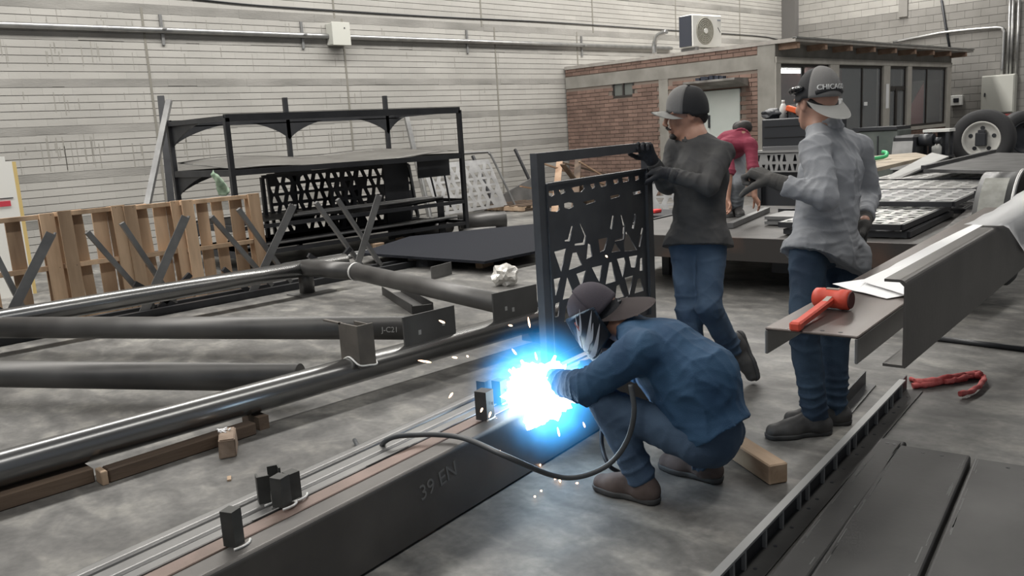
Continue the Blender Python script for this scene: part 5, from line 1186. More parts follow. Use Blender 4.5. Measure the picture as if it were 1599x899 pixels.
def head_prims(S, H, f, up, nb, scale=1.0, ears=True):
    f, s, u = frame_of(f, up); k = scale; P = lambda a, b, c: H+(f*a+s*b+u*c)*k; AX = [s, f, u]
    S.ell(P(-.012, 0, .025), AX, [.076*k, .098*k, .090*k], .02)
    S.ell(P(.022, 0, -.045), AX, [.058*k, .068*k, .078*k], .025)
    S.ell(P(.068, 0, -.100), AX, [.024*k, .022*k, .020*k], .02)
    S.cone(P(.0, -.056, -.035), P(.055, -.025, -.095), .02*k, .018*k, .02); S.cone(P(.0, .056, -.035), P(.055, .025, -.095), .02*k, .018*k, .02)
    for sg in (-1, 1):
        S.ell(P(.066, .036*sg, -.030), AX, [.022*k, .020*k, .020*k], .018)        # cheek bone
        S.ell(P(.098, .031*sg, -.004), AX, [.017*k, .013*k, .012*k], .012, True)   # eye socket
        S.cone(P(.086, .012*sg, .014), P(.076, .050*sg, .016), .011*k, .009*k, .012)  # brow
        S.ell(P(.110, .012*sg, -.043), AX, [.008*k, .010*k, .008*k], .006)         # nostril wing
        if ears: S.ell(P(-.006, .077*sg, -.012), AX, [.010*k, .019*k, .031*k], .006); S.ell(P(-.004, .086*sg, -.012), AX, [.006*k, .010*k, .019*k], .005, True)
    S.cone(P(.092, 0, .012), P(.116, 0, -.034), .009*k, .0125*k, .010)             # nose
    S.cone(P(.094, -.018, -.066), P(.094, .018, -.066), .0075*k, .0075*k, .006); S.cone(P(.091, -.016, -.078), P(.091, .016, -.078), .008*k, .008*k, .006)
    S.cone(P(-.028, 0, -.05), nb, .054*k, .060*k, .03)
    return f, s, u, P
def hand_prims(S, w, fd, pd, curl=.5, side=1, sc=1.0, r=.0095, spread=1.0, thumb=.6):
    """w wrist, fd finger direction, pd direction the palm faces; side +1/-1 puts the thumb on +/- cross(fd,pd)"""
    fd = nrm(fd); pd = nrm(np.array(pd)-fd*np.dot(pd, fd)); t = np.cross(fd, pd)*side; w = np.array(w, float)
    offs = (.032, .011, -.010, -.029); lens = (.070, .078, .072, .056)
    for i, (o, L) in enumerate(zip(offs, lens)):
        kn = w+fd*(.088-.006*abs(i-1))*sc+t*o*sc; S.cone(w+t*o*.45*sc+fd*.008, kn, .017*sc, .0135*sc, .012)
        p = kn; ang = curl*(.55+.12*i); d0 = nrm(fd+t*(1.2*o)*spread)
        for fr_, rr in ((.45, r), (.30, r*.92), (.25, r*.84)):
            d = d0*math.cos(ang)+pd*math.sin(ang); q = p+d*L*fr_*sc; S.cone(p, q, rr*sc, rr*.93*sc, .004); p = q; ang += curl*.85
    b = w+fd*.022*sc+t*.028*sc; d = nrm(fd*.75+t*.75+pd*thumb*.6); q = b+d*.042*sc; S.cone(b-t*.012, q, .016*sc, .012*sc, .012)
    d = nrm(fd*.9+t*.25+pd*thumb); q2 = q+d*.034*sc; S.cone(q, q2, .0115*sc, .0105*sc, .005); d = nrm(fd*.85+t*.0+pd*thumb*1.4); S.cone(q2, q2+d*.026*sc, .0105*sc, .0085*sc, .005)
def shoe(parent, ank, toe_dir, up, heel_back, length, m_up, m_sole, seed=0, name='work_boot', low=0.0):
    """boot: ank ankle point, toe_dir along the foot, up away from the sole"""
    f = nrm(toe_dir); u = nrm(np.array(up)-f*np.dot(up, f)); s = np.cross(f, u); a = np.array(ank, float); L = length
    base = a-u*.095; P = lambda x, y, z: base+f*x+s*y+u*z
    S = Shape()
    S.cone(P(-.045, 0, .045), P(-.01, 0, .045), .040, .042, .03); S.cone(P(-.035, 0, .055), P(L*.45, 0, .040), .044, .040, .03, ((s[0], s[1], s[2]), 1.02))
    S.cone(P(L*.38, 0, .034), P(L-.10, .004, .032), .041, .037, .03, ((s[0], s[1], s[2]), 1.18)); S.cone(P(-.012, 0, .06), P(.0, 0, .15), .047, .050, .03)
    S.cone(P(.02, 0, .10), P(L*.42, 0, .055), .030, .026, .03)
    S.cone(P(.075, -.02, .088), P(.075, .02, .088), .010, .010, .01); S.cone(P(.10, -.02, .078), P(.10, .02, .078), .009, .009, .01)
    S.cut(P(0, 0, .012), -u, .4); S.cut(P(0, 0, .145), u, .15)
    o = obj(name, S.mesh(name, .0065, folds([], .0018, seed, 14)), m_up, parent)
    T = Shape(); T.cone(P(-.047, 0, .02), P(L*.5, 0, .02), .042, .040, .03, ((s[0], s[1], s[2]), 1.02)); T.cone(P(L*.4, 0, .02), P(L-.10, .004, .02), .045, .042, .03, ((s[0], s[1], s[2]), 1.18))
    T.cut(P(0, 0, 0), -u, .4); T.cut(P(0, 0, .026), u, .4)
    obj('sole', T.mesh('sole', .006), m_sole, o)
    L_ = bmesh.new()
    for i in range(4):
        x = .055+.022*i; z = .108-.0125*i; tube(L_, [P(x, -.022, z), P(x+.006, 0, z+.008), P(x, .022, z)], .0028, 6)
    obj('laces', L_, m_sole, o)
    return o
def cap_parts(parent, H, f, up, brim_sign, m_front, m_back, m_brim, brim_len=.075, k=1.0, drop=.0, brim_tilt=0.0, raise_=.0):
    """crown with a front panel and a back; brim_sign +1 brim over the face, -1 worn backwards"""
    f, s, u = frame_of(f, up); c = H+(u*(.028+raise_)-f*.010)*k; g = f*brim_sign
    cr = None
    for part, m in (('crown', m_back), ('front_panel', m_front)):
        bm = bmesh.new(); nu, nv = 40, 14; G = []
        for i in range(nu+1):
            th = 2*math.pi*i/nu; row = []
            for j in range(nv+1):
                ph = (math.pi/2)*(j/nv)*1.02; cz = math.sin(ph); cr_ = math.cos(ph)**.80
                fr = math.cos(th); peak = 1+.10*max(0, fr)*math.sin(ph*1.6)
                p = c+(g*math.cos(th)*(.110)*cr_*peak+s*math.sin(th)*.088*cr_+u*(cz*.122*(1+.05*max(0, fr))-.010-(.014*(1-cz) if fr < 0 else 0)-drop*(1-cz)))*k
                row.append(p)
            G.append(row)
        sc_ = 1.0 if part == 'crown' else 1.012
        vs = [[bm.verts.new(tuple(c+(p-c)*sc_)) for p in row] for row in G]
        for i in range(nu):
            th = 2*math.pi*(i+.5)/nu; isf = math.cos(th) > .50
            if part == 'front_panel' and not isf: continue
            for j in range(nv):
                ph = j/nv
                if part == 'front_panel' and ph > .86: continue
                try: fc = bm.faces.new((vs[i][j], vs[i+1][j], vs[i+1][j+1], vs[i][j+1])); fc.smooth = True
                except Exception: pass
        bmesh.ops.remove_doubles(bm, verts=bm.verts[:], dist=1e-5)
        for v in [v for v in bm.verts if not v.link_faces]: bm.verts.remove(v)
        bmesh.ops.recalc_face_normals(bm, faces=bm.faces[:]); bmesh.ops.solidify(bm, geom=bm.faces[:], thickness=.003)
        if part == 'crown': cr = obj('cap', bm, m, parent)
        else: obj(part, bm, m, cr)
    bm = bmesh.new(); G = []; n = 18; mm = 6; tl = math.tan(brim_tilt)
    for i in range(n+1):
        th = R(-68)+R(136)*i/n; row = []
        for j in range(mm+1):
            e = brim_len*(math.cos(th*.92)**.55)*j/mm; xx = .108*math.cos(th)+e; yy = .089*math.sin(th)
            p = c+(g*xx+s*yy+u*(-.012-drop-3.2*yy*yy+tl*(xx-.06)))*k; row.append(bm.verts.new(tuple(p)))
        G.append(row)
    for i in range(n):
        for j in range(mm): fc = bm.faces.new((G[i][j], G[i+1][j], G[i+1][j+1], G[i][j+1])); fc.smooth = True
    bmesh.ops.solidify(bm, geom=bm.faces[:], thickness=.006); obj('brim', bm, m_brim, cr)
    bm = bmesh.new(); bmesh.ops.create_icosphere(bm, subdivisions=1, radius=.008*k, matrix=Matrix.Translation(tuple(c+u*.113*k))); obj('button', bm, m_back, cr)
    return cr, c, g, s, u
def PD(px, py, d): return np.array(EYEV+ray(px, py)*d)
skin = mat('skin_tan', (.36, .185, .125), .5, 0, col2=(.42, .225, .155), scale=20, bump=.05, bscale=200)
skin2 = mat('skin_warm', (.40, .22, .16), .5, 0, col2=(.46, .26, .19), scale=20)
hair_m = mat('black_hair', (.018, .015, .014), .6, bump=.6, bscale=300)
eye_w = mat('eye_white', (.7, .68, .65), .3)
denim = mat('blue_denim', (.035, .065, .115), .85, 0, col2=(.07, .115, .18), scale=5, contrast=(.35, .7), bump=.25, bscale=250)
denim_dark = mat('dark_denim', (.016, .032, .06), .85, 0, col2=(.04, .075, .12), scale=5, contrast=(.35, .7), bump=.25, bscale=250)
tee = mat('charcoal_jersey', (.052, .052, .054), .9, 0, col2=(.072, .071, .070), scale=9, bump=.2, bscale=300)
grey_shirt = mat('grey_work_shirt', (.245, .255, .275), .85, 0, col2=(.315, .325, .345), scale=6, bump=.25, bscale=260)
navy = mat('blue_work_shirt', (.018, .058, .125), .8, 0, col2=(.03, .085, .165), scale=6, bump=.25, bscale=240)
maroon = mat('maroon_shirt', (.24, .03, .06), .85, 0, col2=(.30, .05, .085), scale=6, bump=.2, bscale=200)
glove_black = mat('black_knit_glove', (.026, .027, .032), .85, bump=.4, bscale=350)
glove_grey = mat('grey_knit_glove', (.062, .06, .057), .85, 0, col2=(.11, .105, .10), scale=9, bump=.4, bscale=350)
boot_m = mat('dusty_black_boot', (.035, .034, .034), .6, 0, col2=(.075, .072, .07), scale=10)
boot_brown = mat('brown_suede_boot', (.07, .05, .045), .85, 0, col2=(.12, .09, .08), scale=10)
sole_m = mat('boot_sole', (.04, .04, .042), .7, col2=(.07, .07, .07), scale=9)
cap_grey = mat('grey_cap_cloth', (.20, .195, .19), .85, bump=.3, bscale=300); cap_black = mat('black_cap_cloth', (.028, .028, .03), .8, bump=.3, bscale=300)
cap_light = mat('light_grey_cap_cloth', (.55, .55, .53), .85, bump=.3, bscale=300)
def eyes(parent, P):
    for sg in (-1, 1):
        bm = bmesh.new(); bmesh.ops.create_uvsphere(bm, u_segments=16, v_segments=10, radius=.0115, matrix=Matrix.Translation(tuple(P(.0815, .031*sg, -.004)))); e = obj('eye', bm, eye_w, parent, smooth=True)
        bm = bmesh.new(); bmesh.ops.create_uvsphere(bm, u_segments=12, v_segments=8, radius=.0062, matrix=Matrix.Translation(tuple(P(.0885, .031*sg, -.005)))); obj('iris', bm, hair_m, e, smooth=True)
def clothed(name_lab, J, opt):
    """J: joints as numpy points. Builds the body and the clothes; returns the root and helpers"""
    base = J['base']; t = thing('person', name_lab, 'person', tuple(base))
    off = -np.array(base, float)
    J = {k: (np.array(v, float)+off) for k, v in J.items() if k != 'base'}
    sd = nrm(J['shR']-J['shL']); hs = nrm(J['hipR']-J['hipL']); ch_f = nrm(opt['chest_f']); pv_f = np.array(opt['pelvis_f'], float); pv_f = nrm(pv_f-hs*(pv_f@hs))
    slim = opt.get('w', 1.0)
    # ---- skin, one surface
    B = Shape(); f, s, u, P = head_prims(B, J['head'], opt['head_f'], opt['head_up'], J['neck'], opt.get('hs', 1.0))
    B.cone(J['pelvis'], J['chest'], .080, .095, .05, (sd, 1.3)); B.cone(J['chest'], J['neck'], .085, .055, .05, (sd, 1.4)); B.cone(J['shL'], J['shR'], .045, .045, .04)
    for q in 'LR':
        B.cone(J['neck'], J['sh'+q], .045, .045, .03); B.cone(J['sh'+q], J['el'+q], .045, .036, .02); B.cone(J['el'+q], J['wr'+q], .036, .026, .02)
        B.cone(J['pelvis'], J['hip'+q], .07, .065, .03); B.cone(J['hip'+q], J['kn'+q], .062, .045, .03); B.cone(J['kn'+q], J['an'+q], .048, .034, .03)
        hd = opt['hands'][q]; B_h = B if hd.get('bare') else None
        if B_h is not None: hand_prims(B, J['wr'+q], hd['f'], hd['p'], hd.get('curl', .5), hd.get('side', 1), 1.0)
    body = obj('body', B.mesh('body', opt.get('bv', .006)), opt['skin'], t)
    if not opt.get('mask'): eyes(t, P)
    # ---- trousers
    T = Shape(); T.ell(J['pelvis']+np.array([0, 0, -.02]), [hs, pv_f, np.cross(hs, pv_f)], [.150*slim, .108*slim, .13], .04)
    for q in 'LR':
        T.cone(J['hip'+q], J['kn'+q], .088*slim, .069, .035); T.cone(J['kn'+q], J['an'+q]+np.array(opt.get('cuff', (0, 0, 0))), .070, .062, .03)
    for q in 'LR': d = nrm(J['an'+q]-J['kn'+q]); T.cut(J['an'+q]+d*.035, d, .13)
    fr = []
    for q in 'LR':
        ax = nrm(J['an'+q]-J['kn'+q]); fr += [(J['an'+q]-ax*.05, ax, .038, .009, .13), (J['kn'+q], ax, .06, .008, .11), (J['hip'+q], nrm(J['kn'+q]-J['hip'+q])+np.array([.2, .2, 0]), .075, .008, .14)]
    obj('jeans', T.mesh('jeans', .0075, folds(fr, .004, 3.3)), opt['pants'], t)
    # ---- shirt
    W = Shape(); hem = opt.get('hem', .05); dwn = nrm(J['pelvis']-J['chest']); ac = nrm(np.cross(sd, ch_f))
    W.cone(J['pelvis']+dwn*hem*.5, J['chest'], opt.get('belly', .118), opt.get('rib', .122), .05, (sd, opt.get('wide', 1.38)))
    W.cone(J['chest'], (J['neck']*.75+J['chest']*.25), .115, .075, .05, (sd, 1.55)); W.cone(J['shL']*.9+J['shR']*.1, J['shR']*.9+J['shL']*.1, .060, .060, .04)
    if 'back' in J: W.cone(J['pelvis'], J['back'], .13, .15, .06, (sd, 1.2)); W.cone(J['back'], J['chest'], .15, .12, .06, (sd, 1.25))
    if opt.get('skirt'):
        k_ = opt['skirt']; W.cone(J['hipL'], J['hipR'], k_, k_, .05, (pv_f, 1.12)); W.cone(J['hipL']+dwn*.08, J['hipR']+dwn*.08, k_, k_, .05, (pv_f, 1.12))
    sl = opt.get('sleeve', 1.0)
    for q in 'LR':
        W.cone(J['neck']+ch_f*.0, J['sh'+q], .055, .058, .035); W.cone(J['sh'+q], J['el'+q], .066*sl, .054*sl, .025)
        e = J['el'+q]+(J['wr'+q]-J['el'+q])*opt.get('cuffat', {}).get(q, .93); W.cone(J['el'+q], e, .054*sl, .042*sl, .02); d = nrm(J['wr'+q]-J['el'+q]); W.cut(e, d, .075)
    W.cut(J['pelvis']+dwn*hem+opt.get('hem_off', 0), nrm(dwn+np.array(opt.get('hem_tilt', (0, 0, 0)))), .30); nu_ = nrm(J['neck']-J['chest'])
    fr = list(opt.get('shirt_folds', []))
    fr = [(np.array(c)+off, a, l, am, r_) for c, a, l, am, r_ in fr]
    for q in 'LR':
        ax = nrm(J['wr'+q]-J['el'+q]); fr += [(J['el'+q], ax, .04, .008*sl, .10), ((J['el'+q]+J['wr'+q])/2, ax+np.array([.1, 0, .3]), .045, .006*sl, .10), (J['sh'+q], nrm(J['el'+q]-J['sh'+q])+sd*.5, .05, .006, .12)]
    fr += [(J['pelvis'], np.array([.1, .1, 1]), .06, .008, .17), (J['chest']*.5+J['pelvis']*.5, nrm(dwn+sd*.8), .09, .007, .2)]
    sh = obj('shirt', W.mesh('shirt', .0075, folds(fr, opt.get('crease', .004), 1.7)), opt['shirt'], t)
    # collar
    C = Shape(); nb = J['neck']; hd = nrm(J['head']-J['neck']); cn = 16; o2 = sd; o1 = nrm(np.cross(hd, sd)); r_ = opt.get('collar_r', .070); ct = opt.get('collar_t', .010)
    lv = [(-.015, r_*1.12)]+([(opt['collar_h']*.5, r_*1.02), (opt['collar_h'], r_*.96)] if opt.get('collar_h') else [(.008, r_)])
    for z_, rr in lv:
        for i in range(cn):
            a, b = 2*math.pi*i/cn, 2*math.pi*(i+1)/cn
            C.cone(nb+hd*z_+o1*rr*math.cos(a)+o2*rr*math.sin(a), nb+hd*z_+o1*rr*math.cos(b)+o2*rr*math.sin(b), ct, ct, .016)
    obj('collar', C.mesh('collar', .005), opt['shirt'], sh)
    for q in 'LR':
        hd_ = opt['hands'][q]
        if hd_.get('bare') or hd_.get('skip'): continue
        G = Shape(); d = nrm(J['wr'+q]-J['el'+q]); hand_prims(G, J['wr'+q], hd_['f'], hd_['p'], hd_.get('curl', .5), hd_.get('side', 1), hd_.get('sc', 1.12), thumb=hd_.get('thumb', .6)); G.cone(J['wr'+q]-d*.06, J['wr'+q]+nrm(hd_['f'])*.02, .043, .034, .015); G.cut(J['wr'+q]-d*.062, -d, .07)
        obj('glove', G.mesh('glove', .0042, folds([(J['wr'+q]-d*.02, d, .014, .003, .05)], .0012, 2.1, 25)), opt['glove'], t)
    return t, J, P, (f, s, u)
def hair_patch(parent, name, P, blobs, m=None, vox=.0045):
    S = Shape()
    for a, b, ra, rb in blobs: S.cone(P(*a), P(*b), ra, rb, .012)
    return obj(name, S.mesh(name, vox, folds([], .0015, 4.4, 60)), m or hair_m, parent)

# ------------------------------------------------------------------ man holding the gate (charcoal shirt, cap)
up = (0, 0, 1)
mmJ = dict(base=(4.20, 2.75, 0), pelvis=PD(1090, 372, 4.93), chest=PD(1093, 275, 4.95), neck=PD(1084, 214, 4.99), head=PD(1071, 177, 5.0),
    shL=PD(1128, 240, 4.86), shR=PD(1056, 230, 5.12), elL=PD(1106, 290, 4.70), wrL=PD(1043, 271, 4.78), elR=PD(1040, 288, 5.06), wrR=PD(1018, 250, 4.95),
    hipL=PD(1111, 384, 4.88), hipR=PD(1068, 384, 4.98), knR=PD(1076, 486, 4.90), anR=PD(1086, 585, 4.90), knL=PD(1108, 480, 4.78), anL=PD(1143, 545, 4.98))
Lf = np.array([-.72, .69, 0.])
mm, J_, P_, ax_ = clothed('standing man in dark long-sleeved shirt, grey cap and black gloves holding the gate panel', mmJ,
    dict(chest_f=(-.93, -.36, 0), pelvis_f=(-.95, -.2, 0), head_f=(-.74, .66, -.12), head_up=(0, 0, 1), skin=skin, pants=denim, shirt=tee, glove=glove_black, w=.98, hem=.05, skirt=.118, crease=.0034, belly=.128, rib=.120, wide=1.36, hs=1.14, collar_t=.008, collar_r=.064,
    hands={'L': dict(f=PD(1008, 262, 4.90)-PD(1043, 271, 4.78), p=(.2, .5, -.4), curl=1.0, side=1), 'R': dict(f=(-.5, .1, .75), p=(-.6, -.3, -.5), curl=.9, side=-1, sc=1.2)}))
# hair at the back of the head, moustache, beard
hair_patch(mm, 'hair', P_, [((-.05, -.052, .0), (-.075, -.02, -.045), .028, .026), ((-.05, .052, .0), (-.075, .02, -.045), .028, .026), ((-.085, -.02, -.03), (-.085, .02, -.03), .026, .026), ((-.01, -.070, .015), (-.04, -.064, -.01), .012, .02), ((-.01, .070, .015), (-.04, .064, -.01), .012, .02)])
hair_patch(mm, 'moustache', P_, [((.108, 0, -.056), (.098, .026, -.066), .0065, .005), ((.108, 0, -.056), (.098, -.026, -.066), .0065, .005)], vox=.003)
hair_patch(mm, 'beard', P_, [((.084, -.012, -.103), (.084, .012, -.103), .016, .016), ((.078, .012, -.108), (.045, .042, -.092), .013, .009), ((.078, -.012, -.108), (.045, -.042, -.092), .013, .009)], vox=.003)
hair_patch(mm, 'eyebrow', P_, [((.094, .014, .018), (.085, .050, .020), .005, .004)], vox=.003); hair_patch(mm, 'eyebrow', P_, [((.094, -.014, .018), (.085, -.050, .020), .005, .004)], vox=.003)
cap_parts(mm, J_['head'], (-.76, .65, -.02), (-.17, -.18, 1), 1, cap_grey, cap_black, cap_light, brim_len=.085, k=1.14)
shoe(mm, J_['anL']+np.array([0, 0, 0]), PD(1166, 600, 4.98)-PD(1146, 545, 4.98), np.array(_r)*-.8+np.array([0, 0, .25])-np.array(_f)*.1, .09, .285, boot_m, sole_m, 1)
shoe(mm, J_['anR']*np.array([1, 1, 0])+np.array([0, 0, .095]), (-.75, .3, 0), up, .09, .29, boot_m, sole_m, 2)

# ------------------------------------------------------------------ man in the grey shirt seen from behind
rmJ = dict(base=(3.86, 1.86, 0), pelvis=PD(1288, 372, 4.17), chest=PD(1297, 270, 4.19), neck=PD(1287, 200, 4.19), head=PD(1275, 158, 4.20),
    shL=PD(1272, 234, 4.02), shR=PD(1340, 232, 4.36), elL=PD(1288, 308, 3.88), wrL=PD(1212, 284, 3.98), elR=PD(1356, 305, 4.46), wrR=PD(1350, 345, 4.26),
    hipL=PD(1262, 398, 4.10), hipR=PD(1316, 398, 4.26), knL=PD(1256, 515, 4.05), knR=PD(1304, 515, 4.20), anL=PD(1272, 643, 4.14), anR=PD(1302, 634, 4.27))
rm, J2, P2_, ax2 = clothed('standing man seen from behind in light grey shirt and backward cap, at the red mallet', rmJ,
    dict(chest_f=(-.35, .93, 0), pelvis_f=(-.5, .85, 0), head_f=(.40, .91, -.08), head_up=(0, 0, 1), skin=skin2, pants=denim_dark, shirt=grey_shirt, glove=glove_grey, w=1.02, hem=.125, skirt=.120, crease=.0062, hem_tilt=(-.20, .10, 0), belly=.148, rib=.138, wide=1.30, sleeve=1.1, collar_r=.070, collar_t=.011, collar_h=.018, hs=1.12, cuffat={'L': .80, 'R': .85},
    shirt_folds=[(PD(1320, 280, 4.1), (.72, -.69, .15), .07, .011, .16), (PD(1295, 380, 4.05), (.2, .2, 1), .055, .011, .14), (PD(1285, 280, 3.9), (.3, -.3, .8), .05, .010, .10)],
    hands={'L': dict(f=PD(1168, 262, 4.06)-PD(1212, 284, 3.98), p=(.1, .3, -.9), curl=1.5, side=1, sc=1.38, thumb=1.3), 'R': dict(f=(0, .1, -1), p=(-.4, .6, 0), curl=.6, side=-1)}))
hair_patch(rm, 'hair', P2_, [((-.04, -.055, -.01), (-.075, -.02, -.045), .026, .024), ((-.04, .055, -.01), (-.075, .02, -.045), .026, .024)])
cr, c_, g_, s_, u_ = cap_parts(rm, J2['head'], (.52, .855, 0), (0, 0, 1), -1, cap_grey, cap_black, cap_light, brim_len=.08, k=1.14, brim_tilt=R(-36), drop=.004)
# lettering on the front panel (worn at the back)
me = text_mesh('cap_lettering', 'CHICAGO', .034, .0015)
V = [v.co.copy() for v in me.vertices]
for v, co in zip(me.vertices, V):
    th = -co.x/.105; z = co.y+.030; rr = .1175*(1-.55*max(0, z+.0)**1.15*2.2)
    d = -(-co.z*1.0)
    p = c_+(g_*math.cos(th)*rr*1.10+s_*-math.sin(th)*rr*.90)*1.0+u_*(z)+(g_*.006+g_*d)
    v.co = Vector(tuple(p))
obj('lettering', me, mat('white_stitch', (.75, .75, .74), .8), cr)
bm = bmesh.new(); q = [c_+(g_*.121*math.cos(a)+s_*.100*math.sin(a))+u_*(-.004+.024*math.cos((a)*1.6)) for a in [x*.1-.75 for x in range(0, 16)]]; tube(bm, q, .012, 6); obj('adjust_band', bm, cap_black, cr)
# glossy goggles pushed up on the front of the cap
gg = Shape(); 
for i in range(8):
    a0, a1 = -1.0+.25*i, -1.0+.25*(i+1); w = lambda a: J2['head']+(ax2[0]*.128*math.cos(a-.75)+ax2[1]*.108*math.sin(a-.75)+ax2[2]*.062)
    gg.cone(w(a0), w(a1), .013, .013, .01)
obj('goggles', gg.mesh('goggles', .006), mat('glossy_black', (.012, .012, .014), .08), rm)
shoe(rm, J2['anL']*np.array([1, 1, 0])+np.array([0, 0, .095]), Lf+np.array([-.08, -.05, 0]), up, .09, .305, boot_m, sole_m, 3)
shoe(rm, J2['anR']*np.array([1, 1, 0])+np.array([0, 0, .095]), Lf+np.array([.12, .05, 0]), up, .09, .305, boot_m, sole_m, 4)

# ------------------------------------------------------------------ crouching welder
wX = 2.72
def AX(px, py, x): return np.array(atx(px, py, x))
wJ = dict(base=(2.83, 1.95, 0), pelvis=(2.86, 1.83, .29), back=AX(1092, 590, 2.86), chest=AX(1040, 555, 2.84), neck=AX(976, 506, 2.82), head=AX(936, 496, 2.80),
    shL=AX(1000, 548, 2.66), shR=AX(985, 520, 3.02), elL=AX(918, 604, 2.60), wrL=(2.74, 2.62, .40), elR=(3.10, 2.40, .42), wrR=(2.97, 2.64, .38),
    hipL=(2.76, 1.84, .27), hipR=(2.98, 1.86, .27), knL=AX(948, 632, 2.64), knR=(3.04, 2.27, .42), anL=AX(1000, 742, 2.66), anR=AX(1100, 722, 3.0))
we, J3, P3, ax3 = clothed('crouching welder in blue work shirt and jeans with mask and backward cap', wJ,
    dict(chest_f=(-.05, .75, -.66), pelvis_f=(0, 1, 0), head_f=(.06, .62, -.62), head_up=(0, .6, .75), skin=skin, pants=denim, shirt=navy, glove=mat('welding_glove', (.16, .13, .10), .85), w=1.0, hem=.02, belly=.158, rib=.152, wide=1.22, sleeve=1.36, mask=True, crease=.0052, hs=1.10, collar_r=.070, collar_t=.012,
    cuffat={'L': .97, 'R': .97},
    shirt_folds=[(AX(1000, 590, 2.6), (0, .5, .8), .07, .010, .16), (AX(1080, 640, 2.7), (0, .8, -.6), .09, .010, .16), (AX(1120, 560, 2.8), (.3, .6, .6), .11, .006, .2)],
    hands={'L': dict(f=(.3, .9, -.45), p=(.8, -.2, -.3), curl=1.1, side=1, sc=1.15), 'R': dict(f=(-.25, .9, -.4), p=(-.8, -.2, -.3), curl=1.1, side=-1, sc=1.15)}))
wcap = mat('purple_grey_cap', (.075, .065, .08), .85, bump=.3, bscale=300)
cap_parts(we, J3['head'], (.05, .66, -.52), (-.42, .45, .80), -1, wcap, wcap, mat('brown_grey_brim', (.12, .10, .10), .85), brim_len=.12, k=1.14, brim_tilt=R(-34), drop=.0)
hd = Shape(); f_, s_h, u_h, Pw = ax3[0], ax3[1], ax3[2], P3
hd.ell(Pw(-.012, 0, .02), [s_h, f_, u_h], [.088, .108, .098], .02); hd.cone(Pw(-.03, 0, -.03), J3['neck'], .068, .066, .03); hd.ell(Pw(.02, 0, -.05), [s_h, f_, u_h], [.074, .07, .085], .02)
obj('hood', hd.mesh('hood', .007, folds([], .0024, 8.2)), mat('black_hood', (.018, .019, .024), .85, bump=.3, bscale=200), we)
# welding mask: shell before the face, pale flame print as raised strips
f3, s3, u3 = frame_of((.06, .70, -.55), (0, .5, .8)); Hm = J3['head']
def maskp(a, v, r_=.150): return Hm+f3*(.160*math.cos(a)*(1-.20*max(0, -v-.06)*4)-.005-.02*(1-math.cos(a)))+s3*(.122*math.sin(a)*(1-.25*max(0, -v-.04)*4))+u3*v
bm = bmesh.new(); G = []
for i in range(33):
    a = R(-118)+R(236)*i/32; top = .07-.045*max(0, abs(a)-.9); G.append([bm.verts.new(tuple(maskp(a, top-(top+.165-.05*max(0, abs(a)-1.2))*j/12))) for j in range(13)])
for i in range(32):
    for j in range(12):
        a = R(-118)+R(236)*(i+.5)/32; v = .07-.235*(j+.5)/12
        if abs(a) < R(30) and .0 < v < .05: continue
        fc = bm.faces.new((G[i][j], G[i+1][j], G[i+1][j+1], G[i][j+1])); fc.smooth = True
bmesh.ops.solidify(bm, geom=bm.faces[:], thickness=.004); mk = obj('welding_mask', bm, mat('mask_black', (.018, .022, .03), .3), we)
bm = bmesh.new(); P4 = [Vector(tuple(maskp(a, v)*1.0-f3*.004)) for a, v in ((R(-31), .052), (R(31), .052), (R(31), -.002), (R(-31), -.002))]; vs = [bm.verts.new(p) for p in P4]; bm.faces.new(vs); bmesh.ops.solidify(bm, geom=bm.faces[:], thickness=.006); obj('dark_lens', bm, mat('lens_green', (.01, .03, .03), .05), mk)
flame_m = mat('pale_flame_print', (.62, .64, .68), .5)
bm = bmesh.new()
for sg in (-1, 1):
    for k, (a0, v0, a1, v1, b_, w0) in enumerate(((40, -.085, 112, .010, .040, .019), (46, -.125, 112, -.055, .032, .016), (30, -.060, 84, .045, .036, .017), (62, -.03, 96, .050, .022, .013), (20, -.13, 70, -.145, -.02, .013), (70, -.085, 104, -.035, .016, .012), (16, -.04, 50, .055, .024, .013))):
        n = 12; pts = []
        for i in range(n+1):
            t_ = i/n; a = R(a0+(a1-a0)*t_)*sg; v = v0+(v1-v0)*t_-b_*math.sin(t_*math.pi); wd = w0*(math.sin(math.pi*min(1, t_*1.0+.0))**.6)*(1-t_*.55)+.0006; pts.append((a, v, wd))
        A = [bm.verts.new(tuple(Hm+(maskp(a, v+wd)-Hm)*1.012)) for a, v, wd in pts]; B_ = [bm.verts.new(tuple(Hm+(maskp(a, v-wd)-Hm)*1.012)) for a, v, wd in pts]
        for i in range(n):
            try: bm.faces.new((A[i], A[i+1], B_[i+1], B_[i]))
            except Exception: pass
bmesh.ops.solidify(bm, geom=bm.faces[:], thickness=.0015); tag(obj('flame_print', bm, flame_m, mk), kind='stuff')
bm = bmesh.new(); cbox(bm, (0, 0, 0), (.012, .05, .03), Matrix.Translation(tuple(Hm+s3*-.112+f3*.02+u3*.0)) @ Matrix.Rotation(R(50), 4, 'X'), bev=.004); obj('side_knob', bm, mat('dull_red_knob', (.35, .10, .08), .5), mk)
shoe(we, J3['anL']*np.array([1, 1, 0])+np.array([0, 0, .098]), (-.10, .98, 0), up, .09, .295, boot_brown, sole_m, 5)
shoe(we, J3['anR']*np.array([1, 1, 0])+np.array([0, 0, .098]), (-.02, 1, 0), up, .09, .295, boot_brown, sole_m, 6)

